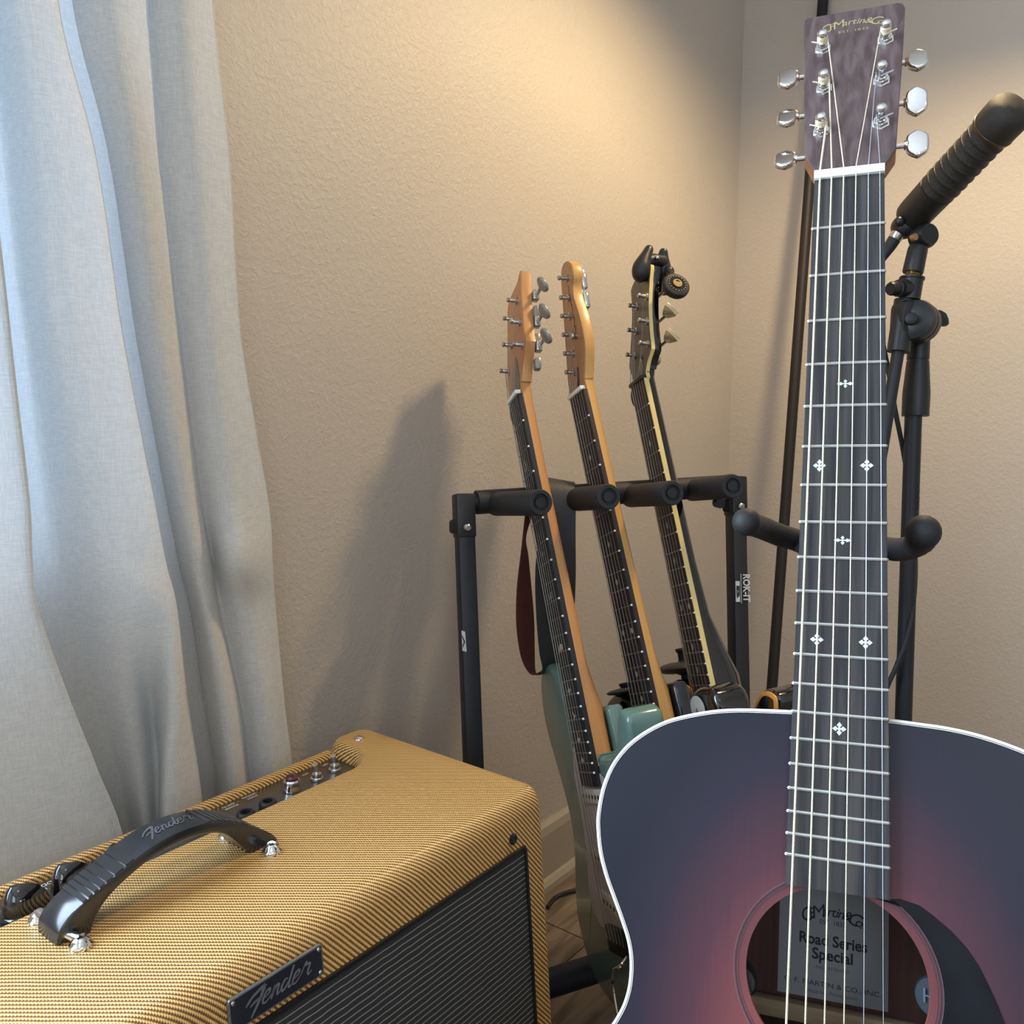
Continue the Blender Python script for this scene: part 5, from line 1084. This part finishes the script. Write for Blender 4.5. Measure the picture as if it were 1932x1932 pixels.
b = MB(); w0 = Vector((1.2794, 0.3071, 0.9339)); w1_ = Vector((1.2848, 0.3001, 0.9339)); b.tube([w0-side*.010, w1_], .0085, M_BLACK, 12)
fw = lambda x, y, z: Vector(w1_) + side*x + Vector((0, 0, 1))*y + near*z
b.prism([(-.008, -.0085), (.012, -.0085), (.0150, -.0060), (.0135, .001), (.009, .0075), (.002, .0105), (-.004, .0112), (-.008, .009)], -.0045, .0045, M_BLACK, fr=fw, r=.002, seg=2); b.build('wing_knob', ms)
b = MB(); a, c = Vector((1.2377, 0.3340, 0.8916)), Vector((1.2509, 0.3330, 0.9574)); b.tube([a, a.lerp(c, .5), c], [.0140, .0138, .0135], M_BLACK, 18); b.build('boom_sleeve', ms)
b = MB(); a, c = Vector((1.2389, 0.3340, 0.8976)), Vector((1.1870, 0.3366, 0.7346)); e_ = a + (c-a)*1.9; b.tube([a, e_], .0078, M_BLUEBLACK, 16); b.lathe(e_, (c-a).normalized(), [(-.03, .0105), (.004, .0105), (.008, .008)], M_RUBBER, 16); b.build('boom_arm', ms)
b = MB(); a, c = Vector((1.2488, 0.3273, 0.9570)), Vector((1.2542, 0.3272, 0.9851)); d = (c-a).normalized(); L_ = (c-a).length; b.lathe(a, d, [(0, .0128), (L_-.003, .0140), (L_-.0025, .0152), (L_, .0155)], M_BLACK, 22)
b.tube([a.lerp(c, .45), Vector((1.2321, 0.3359, 0.9714))], .0115, M_BLACK, 16); b.build('swivel_collar', ms)
b = MB(); a = Vector((1.2320, 0.3359, 0.9708)); c = Vector((1.2110, 0.3460, 0.9691)); b.lathe(a, (c-a).normalized(), [(0, .0095), (.004, .0105), (.0045, .0085), (.014, .0090), (.017, .0075)], M_BLACK, 14); b.build('thumb_screw', ms)
b = MB(); a, c = Vector((1.2544, 0.3269, 0.9851)), Vector((1.2560, 0.3268, 0.9931)); b.lathe(a, (c-a).normalized(), [(0, .0076), (.001, .0080), (.002, .0076), (.003, .0080), (.004, .0076), (.005, .0080), (.006, .0076), (.007, .0080), (.009, .0076)], M_BRASS, 18); b.build('brass_thread', ms)
b = MB(); a, c = Vector((1.2553, 0.3272, 0.9911)), Vector((1.2670, 0.3234, 1.0373)); d = (c-a).normalized(); b.lathe(a, d, [(0, .0122), (.0015, .0128), (.030, .0122), (.034, .0112)], M_BLACK, 22)
b.lathe(c-near*.012+side*.004, near, [(0, .0135), (.003, .0162), (.018, .0162), (.024, .0135)], M_BLACK, 24); mc = b.build('microphone_clip', ms)
b = MB(); b.lathe(Vector((1.2428, 0.3241, 1.0339)), near, [(-.004, .0045), (.001, .0045), (.0015, .003)], mat('clip_screw', 'b08a62', .3, .8), 16); b.build('clip_screw', mc)
for a_ in (30, 150, 270):
    d = Vector((math.cos(math.radians(a_)), math.sin(math.radians(a_)), 0)); b = MB(); b.tube([Vector((pbt.x, pbt.y, .10)), Vector((pbt.x, pbt.y, .012))+d*.26], .008, M_BLUEBLACK, 12); b.lathe(Vector((pbt.x, pbt.y, 0))+d*.26, (0, 0, 1), [(0, .011), (.02, .012), (.024, .008)], M_RUBBER, 12); b.build('leg', ms)
b = MB(); b.lathe(Vector((pbt.x, pbt.y, .06)), (0, 0, 1), [(0, .014), (.004, .018), (.06, .018), (.07, .012)], M_BLACK, 18); b.build('base_hub', ms)
pm = Vector((1.2698, 0.3091, 0.7011)); du = -dd
tv = (-fwd + fwd.dot(du)*du).normalized(); ru = du.cross(tv)*-1
b = MB(); cen = pol[1]
def pfr(x, y, z):      # wrapped round the pole: y runs along, x goes round
    q = .0109; an = .75 + x/q; axr = -fwd.cross(dd).normalized(); axr = axr if axr.dot(rgt) > 0 else -axr
    return cen - dd*(.033) + (tv*math.cos(an)+axr*math.sin(an))*q + du*y
text_mb(b, 'n basics', .0125, mat('faint_print', '5d646c', .5), lambda x, y, z: pfr(-y*1.0, x, z), sx=1.0); b.build('brand_lettering', ms, smooth=False)

mi = thing('microphone', 'black ridged studio microphone pointing up to the right on the boom stand', 'microphone')
mf, mr = Vector((1.1915, 0.2180, 1.1536)), Vector((1.2771, 0.3409, 1.0613)); ax2 = (mf-mr).normalized(); LM = (mf-mr).length
prf = [(-.004, .012), (0, .0195), (.004, .0215), (.012, .0222), (LM*.30, .0228), (LM*.302, .0220), (LM*.31, .0220), (LM*.312, .0232)]
s_ = .318
while s_ < .80:
    prf += [(LM*s_, .0232), (LM*(s_+.012), .0226), (LM*(s_+.042), .0226), (LM*(s_+.052), .0238), (LM*(s_+.064), .0240)]; s_ += .068
prf += [(LM*.84, .0236), (LM*.845, .0240)]
b = MB(); b.lathe(mr, ax2, prf[:6]+[(LM*.31, .0220)], M_MIC, 36); b.build('body', mi, ang=25)
b = MB(); b.lathe(mr, ax2, prf[6:], M_KNURL, 36); b.build('ridged_grip', mi, ang=25)
b = MB(); b.lathe(mr, ax2, [(LM*.845, .0244), (LM*.86, .0252), (LM*.98, .0256), (LM*1.02, .0245), (LM*1.05, .021), (LM*1.07, .014), (LM*1.078, .006)], M_KNURL, 36); b.build('mesh_cap', mi, ang=40)
b = MB(); b.lathe(mr, ax2, [(LM*.835, .0246), (LM*.86, .0258), (LM*.865, .0250)], mat('brown_ring', '4a3c28', .35, .5), 36); b.build('collar_ring', mi)
b = MB(); c = Vector((1.2526, 0.3465, 1.0560)); b.sphere(c, .0065, M_BLACK, 14); b.tube([c, mr+ax2*.01], .005, M_BLACK, 10); b.build('mount_knob', mi)
b = MB(); c0 = Vector((1.2718, 0.3455, 1.0518)); b.sphere(c0, .0165, M_BLACK, 20, sc=(1, 1, .95)); b.build('swivel_mount', mi)
cab = thing('microphone_cable', 'black microphone cable running down along the boom stand', 'cable')
x0, x1 = Vector((1.2668, 0.3502, 1.0450)), Vector((1.2623, 0.3598, 1.0267))
b = MB(); b.lathe(x0, (x1-x0).normalized(), [(-.006, .0085), (.008, .0088), (.010, .0082)], M_NICKEL, 18); b.lathe(x0, (x1-x0).normalized(), [(.010, .0082), (.020, .0078), (.040, .0052), (.046, .0040)], M_RUBBER, 16); b.build('plug', cab)
b = MB(); pth = catmull(((1.2613, 0.3607, 1.0254), (1.2479, 0.3712, 0.9968), (1.2414, 0.3696, 0.9560), (1.2477, 0.3598, 0.9154), (1.2533, 0.3493, 0.8675), (1.2581, 0.3380, 0.8124), (1.2795, 0.3314, 0.7626), (1.2886, 0.3222, 0.7053), (1.2854, 0.3143, 0.6558), (1.2722, 0.3051, 0.6154), (1.2547, 0.2998, 0.5688), (1.2335, 0.2995, 0.5230), (1.2192, 0.3079, 0.4816), (1.2117, 0.3170, 0.4454), (1.2101, 0.3195, 0.3792)), 6)
e_ = pth[-1]; pth += [e_+Vector((.01, 0, -.12)), Vector((e_.x+.02, e_.y+.01, .10)), Vector((e_.x+.05, e_.y, .012)), Vector((e_.x+.20, e_.y-.05, .006))]
b.tube(pth, .0032, M_RUBBER, 10); b.build('wire', cab)

# cable lying on the floor by the skirting board
b = MB(); b.tube(catmull(((1.1178, 0.7945, 0.0050), (1.1440, 0.8003, 0.0050), (1.1660, 0.7974, 0.0050), (1.1864, 0.7866, 0.0050), (1.2110, 0.7655, 0.0050), (1.2193, 0.7185, 0.0050)), 8), .0035, M_RUBBER, 10)
tag(b.build('floor_cable'), 'black cable curving over the floor between amplifier and guitar rack', 'cable')
